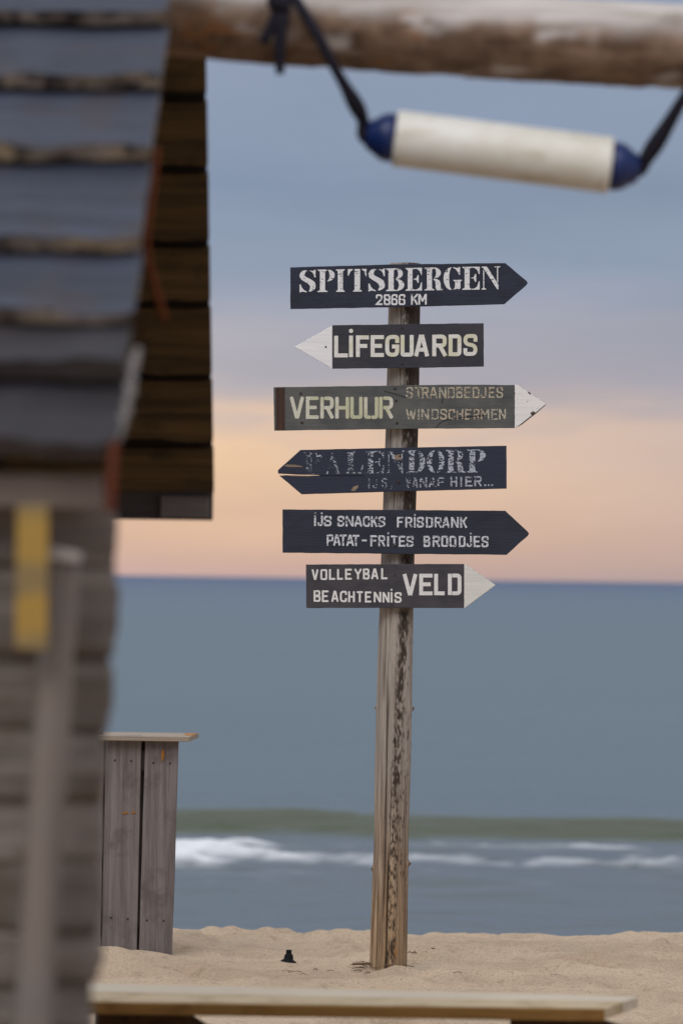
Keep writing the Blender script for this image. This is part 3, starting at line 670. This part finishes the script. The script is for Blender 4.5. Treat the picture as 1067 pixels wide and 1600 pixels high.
# ================================================================== BEACH THINGS
# ---- grey plank counter behind the hut corner
YC = 15.62
ct = thing('beach_counter', 'grey weathered plank counter with an overhanging top standing in the sand left of the signpost', 'counter', P(215, 1480, YC))
def slantplank(name, xa0, xa1, xb0, xb1, yt, yb, Y, tk, mat, parent, seed):
    mb = MB(); n = 14; pl = []
    for i in range(n + 1):
        t = i / n; pl.append((xa0 + (xb0 - xa0) * t + .7 * nz(t * 4, seed), yt + (yb - yt) * t))
    pr = [(xa1 + (xb1 - xa1) * i / n + .7 * nz(i / n * 4, seed + 5), yt + (yb - yt) * i / n) for i in range(n + 1)]
    v = [P(x, y, Y) for x, y in pl] + [P(x, y, Y) for x, y in pr]; v += [q + Vector((0, tk, 0)) for q in v]
    m_ = n + 1; f = []
    for i in range(n):
        f += [(i, i + 1, m_ + i + 1, m_ + i), (2 * m_ + i, 3 * m_ + i, 3 * m_ + i + 1, 2 * m_ + i + 1), (i, 2 * m_ + i, 2 * m_ + i + 1, i + 1), (m_ + i, m_ + i + 1, 3 * m_ + i + 1, 3 * m_ + i)]
    f += [(0, m_, 3 * m_, 2 * m_), (n, 2 * m_ + n, 3 * m_ + n, m_ + n)]
    mb.add(v, f); return mb.build(name, mat, parent, bevel=.003)
GP = [wood('grey_plank', sl(98, 90, 88), sl(130, 121, 118), sl(86, 77, 75), 'z', .4, seed=s, fine=.7) for s in (1, 4, 9)]
slantplank('plank', 100, 163.2, 94, 156.6, 1149, 1500, YC, .03, GP[0], ct, 1)
slantplank('plank', 166, 221.5, 159.6, 214, 1149, 1500, YC, .03, GP[1], ct, 2)
slantplank('plank', 227.5, 279.5, 217, 269, 1151, 1500, YC - .004, .03, GP[2], ct, 3)
slantplank('back_plank', 140, 200, 134, 193, 1152, 1500, YC + .07, .025, GP[2], ct, 4); slantplank('back_plank', 203, 254, 196, 245, 1152, 1500, YC + .07, .025, GP[0], ct, 5)
mb = MB(); y0 = YC + .034
mb.prism([P(100, 1170, y0), P(272, 1174, y0), P(270, 1205, y0), P(98, 1200, y0)], (0, .03, 0)); mb.build('cross_batten', GP[0], ct); mb = MB(); mb.prism([P(100, 1420, y0), P(262, 1424, y0), P(261, 1450, y0), P(98, 1446, y0)], (0, .03, 0))
mb.build('cross_batten', GP[0], ct)
mb = MB(); tp = [P(90, 1148.5, YC - .05), P(296, 1151.5, YC - .05)]; tb = [P(311, 1144.5, YC + .33), P(90, 1140, YC + .33)]
zt = tp[0].z
q = [Vector((p.x, p.y, .905 if 0 else tp[0].z)) for p in tp + tb]
mb.prism(q, (0, 0, -.020)); mb.build('counter_top', wood('counter_top_wood', sl(128, 116, 104), sl(160, 146, 130), None, 'x', .3, seed=7), ct, bevel=.003)
mb = MB(); mb.box((q[2].x - .20, YC + .24, ct.location.z - .1), (q[2].x - .14, YC + .30, zt - .021)); mb.box((q[3].x + .05, YC + .24, ct.location.z - .1), (q[3].x + .11, YC + .30, zt - .021))
mb.build('back_leg', GP[1], ct)
def dot(px, py, Y):
    mb = MB(); c = P(px, py, Y); n = 10
    mb.add([c + Vector((.0045 * math.cos(6.2832 * i / n), -.0012, .0045 * math.sin(6.2832 * i / n))) for i in range(n)] + [c + Vector((.0045 * math.cos(6.2832 * i / n), .002, .0045 * math.sin(6.2832 * i / n))) for i in range(n)],
           [tuple(range(n))] + [(i, (i + 1) % n, n + (i + 1) % n, n + i) for i in range(n)])
    return mb.build('nail', NAIL, ct)
for qq in ((180, 1188, YC), (205, 1189, YC), (240, 1192, YC - .004), (266, 1193, YC - .004), (174, 1434, YC), (200, 1436, YC), (230, 1438, YC - .004), (256, 1439, YC - .004)): dot(*qq)
OR = plain('orange_mark', sl(150, 100, 42), .7, .2, .3, 200)
for poly, Y in (([(252.6, 1172), (256.6, 1172), (257.2, 1180), (255, 1189), (252.4, 1188)], YC - .0072), ([(227 - 20, 1268), (211, 1267.6), (212, 1271), (206, 1271)], YC - .0032), ([(191, 1270), (199, 1268), (201, 1271), (192, 1272)], YC - .0032)):
    mb = MB(); mb.prism([P(x, y, Y) for x, y in poly], (0, .003, 0)); mb.build('rust_mark', OR, ct)
mb = MB(); e0 = q[1].lerp(q[2], .30); e1 = q[1].lerp(q[2], .9)
mb.prism([e0 + Vector((-.001, 0, .0012)), e1 + Vector((-.001, 0, .0012)), e1 + Vector((-.055, 0, .0012)), e0 + Vector((-.03, .02, .0012))], (0, 0, -.002)); mb.build('rust_mark', OR, ct)
# little end of a board lying on the counter
bl = MB(); a = P(140, 1139, YC + .1); bb = P(161, 1139.5, YC + .1)
bl.box((a.x, YC + .06, zt + .0), (bb.x, YC + .12, zt + .018))
o = bl.build('wood_offcut', GP[0], None, bevel=.002); tag(o, 'short grey wood offcut lying on the plank counter top beside the hut wall', 'offcut')

# ---- small black cone in the sand
bc = P(451, 1494, 15.35); zc = sand_z(bc.x, bc.y)
mb = MB(); prof = [(.030, -.02), (.031, .0), (.027, .006), (.019, .011), (.0175, .024), (.0155, .031), (.0115, .034), (.0105, .036), (.0115, .038), (.0112, .047), (.010, .049), (.001, .050)]
sg = 20; tilt = Vector((.08, 0, 0))
v = [Vector((bc.x + r_ * math.cos(2 * math.pi * j / sg) * (1.05 if h < .01 else 1) + h * .02, bc.y + r_ * math.sin(2 * math.pi * j / sg), zc + h - (.12 * r_ * math.cos(2 * math.pi * j / sg) if h < .012 else 0))) for r_, h in prof for j in range(sg)]
mb.add(v, [(i * sg + j, i * sg + (j + 1) % sg, (i + 1) * sg + (j + 1) % sg, (i + 1) * sg + j) for i in range(len(prof) - 1) for j in range(sg)])
o = mb.build('bottle_stopper', plain('black_plastic', (.006, .006, .008, 1), .75, .15, .2, 60), None, True, loc=(bc.x, bc.y, zc))
tag(o, 'tiny black stopper with a flared skirt sitting on the sand left of the signpost foot', 'stopper')

# ---- bench in the foreground
bz = P(945, 1575, 9.9).z
bn = thing('bench', 'long pale plank bench low in front, its right end cut at a slant', 'bench', (-.2, 10.1, sand_z(-.2, 10.1)))
def at_z(px, py, zz):
    d = F + RT * ((px - 533.5) * K) + UP * ((800 - py) * K); return CAM + d * ((zz - CAM.z) / d.z)
fl, fr = P(60, 1563, 9.9), P(945, 1575, 9.9); bk = at_z(996.5, 1556.5, bz); bkl = at_z(60, 1529.5, bz)
fl.z = fr.z = bz
lift = lambda a, b_, t: a.lerp(b_, t)
BW = wood('bench_wood', sl(176, 155, 122), sl(198, 178, 146), sl(146, 122, 84), 'x', .3, .75, seed=3)
def seatplank(t0, t1, tk, mat):
    mb = MB(); a, b_ = lift(fl, bkl, t0), lift(fl, bkl, t1); c_, d_ = lift(fr, bk, t1), lift(fr, bk, t0)
    a.x -= .9; b_.x -= .9
    mb.prism([a, d_, c_, b_], (0, 0, -tk)); o = mb.build('seat_plank', mat, bn, bevel=.004); return o
seatplank(0, .53, .030, BW); seatplank(.545, 1, .030, wood('bench_wood_back', sl(182, 166, 142), sl(210, 198, 178), None, 'x', .3, .7, seed=8))
# thin front edge strip, browner and darker than the seat planks
mb = MB(); e = .005
mb.prism([fl + Vector((-.9, -.0005, -.0025)), fr + Vector((-.003, -.0005, -.0025)), fr + Vector((-.003, -.014, -.0025)), fl + Vector((-.9, -.014, -.0025))], (0, 0, -.030))
mb.build('front_edge', wood('bench_edge_wood', sl(142, 104, 54), sl(166, 126, 70), sl(120, 80, 36), 'x', .3, .8, seed=6), bn, bevel=.002)
LG = wood('bench_leg_wood', sl(70, 50, 34), sl(92, 68, 46), None, 'y', .3, .85, seed=2)  # leg tone kept dark to carry the shade under the seat
for xa, xb, xc, xd in ((150, 283, 300, 120), (798, 912, 950, 770)):
    mb = MB(); A_, B_ = P(xa, 1585, 10.0), P(xb, 1585, 10.0); zt_ = bz - .032; gz = sand_z(A_.x, 10.1) - .05
    s1, s2 = (xc - xb) * K * 10 * 3.5, (xa - xd) * K * 10 * 1.0
    mb.prism([(A_.x, 10.0, zt_), (B_.x, 10.0, zt_), (B_.x + s1, 10.0, zt_ - .06), (B_.x + s1, 10.0, zt_ - .12), (B_.x - .02, 10.0, gz), (A_.x + .03, 10.0, gz), (A_.x, 10.0, zt_ - .12)], (0, .05, 0))
    mb.build('leg', LG, bn, bevel=.003)

# ---- twigs round the foot of the post, plus dark bits standing in for shaded hollows
mb = MB(); rr = random.Random(11)
for i in range(34):
    a = rr.uniform(0, 6.28); d = rr.uniform(.075, .13) if i < 26 else rr.uniform(.1, .42)
    x, y = PB.x + d * math.cos(a) * 1.1, PB.y - abs(d * math.sin(a)) * .8 + .01; l = rr.uniform(.006, .035); t = rr.uniform(-.5, .5)
    if i < 26 and rr.random() < .6: x = PB.x - abs(d)
    h = sand_z(x, y) + .003 + (rr.uniform(0, .014) if i < 26 else 0)
    mb.tube([(x - l * math.cos(t), y - l * math.sin(t), h), (x, y, h + .004), (x + l * math.cos(t), y + l * math.sin(t), h)], rr.uniform(.0008, .0022), 6)
for px, py, r_ in ((646, 1490, .014), (672, 1489, .012), (838, 1466, .012), (795, 1526, .006), (863, 1533, .007), (1010, 1538, .006), (455, 1512, .004), (730, 1478, .006), (520, 1480, .005), (905, 1500, .006)):  # the pair just right of the post stands in for shadow in the hollows
    p = at_z(px, py, -.0); h = sand_z(p.x, p.y); k_ = 5 if r_ > .015 else 2
    for _ in range(k_):
        x, y = p.x + rr.uniform(-1, 1) * r_ * 1.5, p.y + rr.uniform(-1, 1) * r_
        mb.tube([(x - r_ * .7, y, h), (x, y + .004, h + r_ * .35), (x + r_ * .7, y, h)], [r_ * .08, r_ * .18, r_ * .08], 7)
tag(mb.build('debris_and_shade_bits', plain('debris_shade_tone', sl(104, 84, 66), .9, .1, .4, 60), None, True), 'dark twigs and debris bits on the sand, some standing in for shaded hollows', 'debris', kind='stuff')

# ================================================================== HUT
GX = -.324
hut = thing('beach_hut', 'blurred wooden beach hut with a lapped board roof at the left edge', 'hut', (-1.8, 7.6, 0))
XL = -3.6
def slope_z(Y): return 1.67 + .585 * (Y - 5.5)
def far_z(Y): return 1.675 + .995 * (9.8 - Y)
def roofboard(name, A, B, tk, x1, mat, endmat, parent, seed, up=Vector((0, 0, 1))):
    """one lapped course: A lower edge point (Y,z), B upper edge point; long along X, wavy lower edge"""
    n = 160; V, F_ = [], []
    dY, dZ = B[0] - A[0], B[1] - A[1]; l = math.hypot(dY, dZ); ty, tz = dY / l, dZ / l
    ny, nz_ = (-tz, ty) if ty > 0 else (tz, -ty)
    for i in range(n + 1):
        x = XL + (x1 - XL) * i / n
        e = .014 * nz(x * 3, seed, 1) + .014 * nz(x * 9, seed, 5) + .008 * nz(x * 23, seed, 5); th = tk * (1 + .45 * nz(x * 4, seed, 9) + .5 * nz(x * 15, seed, 2))
        a = (A[0] + ty * e, A[1] + tz * e)
        V += [(x, a[0], a[1]), (x, a[0] + ny * th, a[1] + nz_ * th), (x, B[0] + ny * tk * .8, B[1] + nz_ * tk * .8), (x, B[0], B[1])]
    for i in range(n):
        k = 4 * i
        F_ += [(k + j, k + 4 + j, k + 4 + (j + 1) % 4, k + (j + 1) % 4) for j in range(4)]
    F_ += [(0, 1, 2, 3), (4 * n + 3, 4 * n + 2, 4 * n + 1, 4 * n)]
    o = mesh(name, V, F_, mat, parent)
    if endmat:
        o.data.materials.append(endmat)
        for i in range(n): o.data.polygons[4 * i].material_index = 1
        o.data.polygons[-1].material_index = 1
    bm = bmesh.new(); bm.from_mesh(o.data); bmesh.ops.recalc_face_normals(bm, faces=bm.faces); bm.to_mesh(o.data); bm.free()
    return o
front = mesh('front_roof', [(XL, 5.62, slope_z(5.62) - .02), (GX - .03, 5.62, slope_z(5.62) - .02), (GX - .03, 8.2, slope_z(8.2) - .02), (XL, 8.2, slope_z(8.2) - .02),
                            (XL, 5.62, slope_z(5.62) - .04), (GX - .03, 5.62, slope_z(5.62) - .04), (GX - .03, 8.2, slope_z(8.2) - .04), (XL, 8.2, slope_z(8.2) - .04)],
             [(0, 1, 2, 3), (7, 6, 5, 4), (0, 4, 5, 1), (1, 5, 6, 2), (2, 6, 7, 3), (3, 7, 4, 0)], wood('roof_deck', sl(60, 50, 42), sl(76, 62, 52), None, 'x'), hut)
Yc = [5.49, 5.69, 5.862, 6.083, 6.38, 6.645, 6.896, 7.17, 7.45, 7.72, 7.98, 8.21]
def butt_mat():
    M = Mat('board_butt', .9, .15); a = M.noise((11, 30, 30), 4, .6, (2, 2, 2)); b_ = M.noise((4, 12, 12), 3, .6, (9, 4, 1)); c_ = M.noise((26, 30, 30), 3, .6, (3, 8, 1))
    col = M.mix(M.step(a, .36, .62), sl(58, 50, 48), sl(132, 121, 113)); col = M.mix(M.math('MULTIPLY', M.step(b_, .5, .62), .7), col, sl(150, 131, 104))
    M.color(M.mix(M.math('MULTIPLY', M.step(c_, .50, .60), .85), col, sl(30, 26, 26))); M.bump(a, .5, .01); return M.m
BUTT = butt_mat()
BUTTD = wood('board_butt_dark', sl(44, 39, 39), sl(64, 56, 54), sl(30, 26, 26), 'x', .4, seed=4, fine=.5)
for i in range(len(Yc) - 1):
    y0_, y1_ = Yc[i], Yc[i + 1] + .05
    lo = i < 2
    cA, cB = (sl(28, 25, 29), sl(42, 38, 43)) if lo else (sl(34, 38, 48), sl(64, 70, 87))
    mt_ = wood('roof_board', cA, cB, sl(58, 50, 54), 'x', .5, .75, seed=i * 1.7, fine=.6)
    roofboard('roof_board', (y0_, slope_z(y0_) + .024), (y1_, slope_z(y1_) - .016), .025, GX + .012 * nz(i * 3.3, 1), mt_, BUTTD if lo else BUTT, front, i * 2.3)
back = mesh('back_roof', [(XL, 9.72, far_z(9.72) + .030), (GX - .004, 9.72, far_z(9.72) + .030), (GX - .004, 8.24, far_z(8.24) + .030), (XL, 8.24, far_z(8.24) + .030),
                          (XL, 9.72, far_z(9.72) + .07), (GX - .004, 9.72, far_z(9.72) + .07), (GX - .004, 8.24, far_z(8.24) + .07), (XL, 8.24, far_z(8.24) + .07)],
            [(3, 2, 1, 0), (4, 5, 6, 7), (0, 1, 5, 4), (1, 2, 6, 5), (2, 3, 7, 6), (3, 0, 4, 7)], wood('roof_deck_gap_shade', sl(22, 17, 13), sl(32, 25, 18), None, 'x'), hut)  # near-black deck tone stands in for shadow lines between the under boards
Yb = [9.74, 9.616, 9.455, 9.286, 9.149, 8.988, 8.837, 8.69, 8.54, 8.39, 8.25]
for i in range(len(Yb) - 1):
    mt_ = wood('under_board', sl(58, 45, 28), sl(104, 82, 52), sl(42, 33, 22), 'x', .5, .9, seed=i * 2.1, fine=.6)
    A_ = (Yb[i] - .012, far_z(Yb[i] - .012) - .014); B_ = (Yb[i + 1] + .036, far_z(Yb[i + 1] + .036) + .016)
    roofboard('under_board', A_, B_, .022, GX + .004 * nz(i, 3), mt_, None, back, 40 + i)
mb = MB(); mb.box((XL, 9.76, 1.662), (GX - .003, 9.785, 1.775)); mb.build('eave_board', wood('eave_wood', sl(58, 52, 50), sl(78, 70, 68), None, 'x', seed=4), back, bevel=.003)
mb = MB(); mb.box((GX - .135, 9.745, 1.668), (GX - .012, 9.7595, 1.722)); mb.build('eave_lit_strip', wood('eave_lit_wood', sl(104, 96, 94), sl(124, 116, 112), None, 'x', seed=6), back, bevel=.003)  # paler slab on the eave board, standing in for the stretch catching light
# fascia under the front eave
mb = MB(); mb.box((XL, 5.535, 1.615), (GX - .022, 5.565, 1.664)); mb.build('fascia', wood('fascia_wood', sl(98, 86, 80), sl(116, 104, 96), None, 'x', seed=2, fine=.6), hut, bevel=.004)
# front wall: rough waney boards with ragged ends
wall = MB(); YW = 5.62
spans = [(768, 872, 176), (868, 1012, 177), (1008, 1128, 169), (1124, 1242, 158), (1238, 1336, 154), (1332, 1446, 151), (1440, 1522, 152), (1518, 1640, 138), (1636, 1790, 134), (1786, 1950, 130), (1946, 2120, 126), (2116, 2290, 122), (2286, 2480, 118)]
fw = mesh('front_wall', [], [], None, hut)
bw = MB(); bw.box((XL, YW + .045, 0.0), (GX - .075, YW + .07, 1.60)); bwo = bw.v, bw.f
me = fw.data; me.from_pydata([tuple(v - origin(hut)) for v in bw.v], [], bw.f); me.materials.append(wood('wall_lining', sl(40, 34, 30), sl(54, 46, 40), None, 'x')); me.update()
for i, (ya, yb, xe) in enumerate(spans):
    za, zb = P(120, ya, YW).z, P(120, yb, YW).z; x1 = P(xe, (ya + yb) / 2, YW).x
    n, mseg = 46, 8; V, F_ = [], []
    for a in range(n + 1):
        x = XL + (x1 - XL) * (1 - (1 - a / n) ** 1.6)
        top = za + .006 * nz(x * 4, i, 1); bot = zb - .010 + .012 * nz(x * 3, i, 4) + .006 * nz(x * 9, i, 2)
        for b_ in range(mseg + 1):
            t = b_ / mseg; zz_ = bot + (top - bot) * t
            y = YW + .009 * t - .005 * math.sin(math.pi * t) - .002 * (1 - t) + .009 * nz(x * 5, t * 3, i * 3.1)
            ex = (.006 * math.sin(math.pi * min(1, t * 1.2)) * (1 if a == n else 0)) + (.006 * nz(t * 4, i, 8) if a == n else 0)
            V.append((x + ex, y, zz_))
    nb = len(V); V += [(v[0], YW + .042, v[2]) for v in V[:]]; st = mseg + 1
    for a in range(n):
        for b_ in range(mseg):
            k = a * st + b_; F_.append((k, k + st, k + st + 1, k + 1))
        k = a * st; F_ += [(k, nb + k, nb + k + st, k + st), (k + mseg, k + st + mseg, nb + k + st + mseg, nb + k + mseg)]
    for b_ in range(mseg):
        k = n * st + b_; F_.append((k, nb + k, nb + k + 1, k + 1))
    c1 = .98 + .30 * nz(i * 5.1, 3)
    o = mesh('wall_board', V, F_, wood('wall_board_wood', sl(96 * c1, 87 * c1, 81 * c1), sl(134 * c1, 124 * c1, 117 * c1), sl(84, 72, 60), 'x', .9, seed=i * 1.3, fine=.9), fw, True)
    bm = bmesh.new(); bm.from_mesh(o.data); bmesh.ops.recalc_face_normals(bm, faces=bm.faces); bm.to_mesh(o.data); bm.free()
# round pole leaning on the wall
mb = MB(); pts = []; rad = []
for i in range(30):
    t = i / 29; py = 872 + (1720 - 872) * t; px = 97 - 52 * t + 1.5 * nz(t * 5, 2)
    pts.append(P(px, py, 5.52)); rad.append((.0265 + .002 * nz(t * 7, 4)))
e = pts[-1]; pts.append(e + (e - pts[-2]).normalized() * .62); rad.append(.028)
mb.tube(pts, rad, 24); mb.build('corner_post', wood('pole_wood', sl(108, 98, 92), sl(130, 120, 112), sl(112, 108, 106), 'z', .4, seed=5, fine=.5), hut, True)
mb = MB(); a, b_ = P(70, 866, 5.485), P(124, 871, 5.485); mb.prism([a + Vector((0, 0, -.008)), b_ + Vector((0, 0, -.007)), b_ + Vector((0, 0, .007)), a + Vector((.012, 0, .010))], (0, .065, 0))
mb.build('post_cap', wood('pale_cap', sl(150, 142, 136), sl(178, 170, 164), None, 'x', seed=1), hut, bevel=.003)
# recessed gable and back wall
mb = MB(); mb.prism([(-.95, 5.7, 0), (-.95, 9.45, 0), (-.95, 9.45, far_z(9.45) - .03), (-.95, 8.22, far_z(8.22) - .06), (-.95, 5.7, slope_z(5.7) - .08)], (.04, 0, 0)); mb.build('gable_wall', wood('gable_wood', sl(66, 54, 44), sl(86, 72, 60), None, 'y'), hut)
mb = MB(); mb.box((XL, 9.4, 0), (-.96, 9.44, far_z(9.44) - .03)); mb.build('back_wall', wood('backwall_wood', sl(80, 70, 62), sl(100, 90, 82), None, 'x'), hut)

# ---- yellow strip hanging on the front wall
mb = MB(); mb.prism([P(27, 790, 5.44), P(76, 788, 5.44), P(74, 1016, 5.44), P(24, 1014, 5.44)], (0, .012, 0))
M = Mat('yellow_enamel', .5, .4); zq = M.xyz()[2]
n_ = M.noise((6, 6, 16), 3); g = M.noise((120, 120, 120), 3)
col = M.mix(M.step(M.math('SINE', M.math('ADD', M.math('MULTIPLY', zq, 62), M.math('MULTIPLY', n_, 3.5))), -.1, .7), sl(158, 126, 56), sl(130, 110, 70))
col = M.mix(M.math('MULTIPLY', M.step(g, .55, .7), .4), col, sl(120, 96, 50)); M.color(col)
o = mb.build('yellow_batten', M.m, None, bevel=.002, loc=P(50, 900, 5.446)); tag(o, 'narrow faded yellow board hanging upright on the hut wall below the eave', 'board')

# ---- orange cord and pale frayed rope on the roof edge
mb = MB(); mb.tube(catmull([P(246, 232, 6.55), P(238, 300, 6.52), P(230, 360, 6.5), P(231, 400, 6.5), P(243, 450, 6.5), P(258, 500, 6.5)], 6), .0058, 10)
o = mb.build('orange_cord', plain('orange_rope', sl(104, 50, 20), .8, .2, .25, 90), None, True); tag(o, 'loose orange brown cord hanging off the upper roof edge of the hut', 'cord')
mb = MB(); pts = catmull([P(216, 545, 5.72), P(207, 582, 5.68), P(203, 615, 5.64), P(193, 655, 5.58), P(184, 690, 5.53)], 8); pts = [p + Vector((.006 * nz(i * .4, 7), 0, 0)) for i, p in enumerate(pts)]
mb.tube(pts, [.005 + .011 * abs(nz(i * .35, 2)) for i in range(len(pts))], 12)
o = mb.build('frayed_rope', plain('pale_rope', sl(112, 107, 105), .9, .1, .3, 60), None, True); tag(o, 'pale frayed rope draped along the lower roof edge of the hut', 'rope')
mb = MB(); mb.tube(catmull([P(179, 690, 5.49), P(176, 740, 5.48), P(173, 800, 5.48)], 8), .007, 10)
o = mb.build('rust_strap', plain('rust_strap', sl(92, 46, 30), .8, .2, .3, 60), None, True); tag(o, 'rust red strap hanging at the eave corner of the hut below the pale rope', 'strap')

# ================================================================== LOG BEAM AND FENDER
YL = 7.6
beam = thing('log_beam', 'peeling round log beam running across the top from under the hut roof', 'beam', P(700, 50, YL))
c0, c1_, c2_ = P(320, 26, YL), P(700, 50, YL), P(1067, 73, YL)
pts = []
for i in range(150):
    px = -70 + i * 16
    py = lerp_tab([(-400, -16), (320, 24), (700, 52), (1067, 72), (2600, 150)], px)
    pts.append((P(px, py, YL), px))
NA = 64; V = []; bark = []
for p, px in pts:
    rr_ = .0815 + .003 * nz(px * .006, 1)
    for j in range(NA):
        a = 2 * math.pi * j / NA; ca, sa = math.cos(a), math.sin(a)
        n1_ = nz(px * .012 + 3, ca * 1.3, sa * 1.3) + .5 * nz(px * .03, ca * 3, sa * 3)
        bk_ = smooth(-.6, -.2, n1_ + .1)
        # bark worn off along the top of the log
        topw = smooth(-.12, .5, sa + .24 * nz(px * .015, 3, ca) + .08 * nz(px * .06, 5, ca))
        bk_ *= (1 - topw)
        r = rr_ + .005 * bk_ + .002 * nz(px * .05, ca * 6, sa * 6)
        for kx, ka, kh in ((1046, .55, .022), (760, 4.0, .01), (640, 3.6, .012)):
            q = ((px - kx) / 16) ** 2 + ((a - ka) / .16) ** 2; r += kh * math.exp(-q)
        V.append(p + Vector((0, -ca * r, sa * r))); bark.append(bk_)
F_ = [(i * NA + j, i * NA + (j + 1) % NA, (i + 1) * NA + (j + 1) % NA, (i + 1) * NA + j) for i in range(len(pts) - 1) for j in range(NA)]
F_ += [tuple(range(NA)), tuple(range((len(pts) - 1) * NA, len(pts) * NA))]
M = Mat('log_wood', .85, .2)
g = M.noise((3, 40, 40), 5, .6); bl = M.noise((9, 14, 14), 4, .65); gg = M.noise((5, 9, 9), 3, .6, (7, 1, 3))
bare = M.mix(M.step(g, .35, .65), sl(160, 150, 142), sl(196, 189, 185))
bk1 = M.mix(M.step(bl, .35, .65), sl(88, 69, 56), sl(142, 118, 99)); bk1 = M.mix(M.math('MULTIPLY', M.step(gg, .60, .68), .75), bk1, sl(150, 104, 64))
M.color(M.mix(M.attr('bark'), bare, bk1)); M.bump(M.math('ADD', g, bl), .5, .012)
o = mesh('log', V, F_, M.m, beam, True, {'bark': bark})
bm = bmesh.new(); bm.from_mesh(o.data); bmesh.ops.recalc_face_normals(bm, faces=bm.faces); bm.to_mesh(o.data); bm.free()
sx = P(1900, 0, YL).x; sz = P(1900, lerp_tab([(1067, 72), (2600, 150)], 1900), YL).z
mb = MB(); mb.tube([(sx, YL, -.2), (sx + .01, YL, 1), (sx, YL, sz - .06)], [.085, .08, .075], 20); mb.build('support_post', wood('support_wood', sl(110, 98, 86), sl(140, 126, 112), None, 'z'), beam, True)

fa, fb = P(617, 216, YL - .02), P(953, 258.5, YL - .02)
fd = thing('boat_fender', 'white cylindrical boat fender with blue ends slung on dark rope under the log beam', 'fender', (fa + fb) / 2)
ax = (fb - fa); ln = ax.length; ax.normalize(); u_ = ax.cross(Vector((0, 1, 0))).normalized(); v_ = ax.cross(u_)
def lathe(name, prof, mat, seg=40):
    V = [fa + ax * s + (u_ * math.cos(2 * math.pi * j / seg) + v_ * math.sin(2 * math.pi * j / seg)) * r_ for s, r_ in prof for j in range(seg)]
    F_ = [(i * seg + j, i * seg + (j + 1) % seg, (i + 1) * seg + (j + 1) % seg, (i + 1) * seg + j) for i in range(len(prof) - 1) for j in range(seg)]
    F_ += [tuple(range(seg)), tuple(range((len(prof) - 1) * seg, len(prof) * seg))]
    o = mesh(name, V, F_, mat, fd, True)
    bm = bmesh.new(); bm.from_mesh(o.data); bmesh.ops.recalc_face_normals(bm, faces=bm.faces); bm.to_mesh(o.data); bm.free()
    return o
fr_ = .0565
prof = [(-.001, fr_ * .80), (.0, fr_ * .96), (.006, fr_)]
nr = 26
for i in range(nr * 4):
    s = .012 + (ln - .024) * i / (nr * 4 - 1); prof.append((s, fr_ * (1 - .028 * (1 + math.cos(i * math.pi / 2)) / 2)))
prof += [(ln - .006, fr_), (ln, fr_ * .96), (ln + .001, fr_ * .8)]
M = Mat('fender_vinyl', .42, .45); g = M.noise((8, 8, 8), 4, .6); g2 = M.noise((60, 20, 60), 3)
col = M.mix(M.step(g, .4, .7), sl(232, 230, 222), sl(216, 212, 198)); col = M.mix(M.math('MULTIPLY', M.step(g2, .6, .75), .4), col, sl(186, 172, 142)); g3 = M.noise((5, 16, 22), 4, .65, (3, 1, 2)); col = M.mix(M.math('MULTIPLY', M.step(g3, .56, .70), .45), col, sl(176, 160, 128)); M.color(col)
lathe('body', prof, M.m)
BLUE = plain('blue_vinyl', sl(18, 40, 92), .4, .45, .2, 12)
capp = [(.0, .80), (-.004, .86), (-.018, .85), (-.030, .76), (-.040, .62), (-.049, .54), (-.055, .46), (-.057, .25)]
lathe('end_cap', [(-.0012 + s, fr_ * r_) for s, r_ in capp], BLUE); lathe('end_cap', [(ln + .0012 - s, fr_ * r_) for s, r_ in capp], BLUE)
ROPE = plain('dark_rope', sl(38, 36, 46), .9, .15, .35, 140, .6)
mb = MB()
fy = YL - .098
pl = [fa + ax * -.03 + Vector((0, 0, -.012)), fa + ax * -.060, P(566, 185, YL - .03), P(548, 150, YL - .06), P(524, 108, YL - .088), P(500, 62, fy - .004), P(484, 34, fy), P(468, 8, YL - .088), P(452, -18, YL - .055), P(440, -30, YL)]
pc = catmull(pl, 8); mb.tube(pc, [.0105 + .006 * math.exp(-((i - 21) / 5) ** 2) + .007 * math.exp(-((i - 6) / 5) ** 2) for i in range(len(pc))], 12)
mb.build('rope', ROPE, fd, True)
mb = MB(); pc = catmull([P(452, -22, YL - .05), P(444, -4, YL - .085), P(440, 24, fy - .004), P(438, 58, fy - .006), P(437, 92, fy), P(438, 116, fy + .004)], 6)
mb.tube(pc, [.015 if i < 16 else .013 - .0045 * (i - 16) / 14 for i in range(len(pc))], 12)
pc = catmull([P(446, -4, YL - .092), P(430, 26, fy - .012), P(416, 58, fy - .010), P(412, 66, fy - .006)], 6); mb.tube(pc, .010, 10)
mb.build('rope', ROPE, fd, True)
mb = MB(); k0 = P(434, 8, fy - .006)
mb.tube([k0 + Vector((-.012, 0, .012)), k0 + Vector((0, -.008, .004)), k0 + Vector((.014, 0, -.012))], [.014, .021, .012], 12); mb.build('knot', ROPE, fd, True)
mb = MB()
pc = catmull([fb + ax * .03 + Vector((0, 0, -.006)), fb + ax * .060, P(1010, 246, YL - .03), P(1032, 212, YL - .05), P(1062, 162, YL - .085), P(1090, 116, fy), P(1112, 70, fy - .002), P(1130, 28, YL - .088), P(1140, 2, YL - .03), P(1142, -4, YL + .02)], 8)
mb.tube(pc, [.0115 + .006 * math.exp(-((i - 21) / 7) ** 2) + .006 * math.exp(-((i - 4) / 4) ** 2) for i in range(len(pc))], 12); mb.build('rope', ROPE, fd, True)
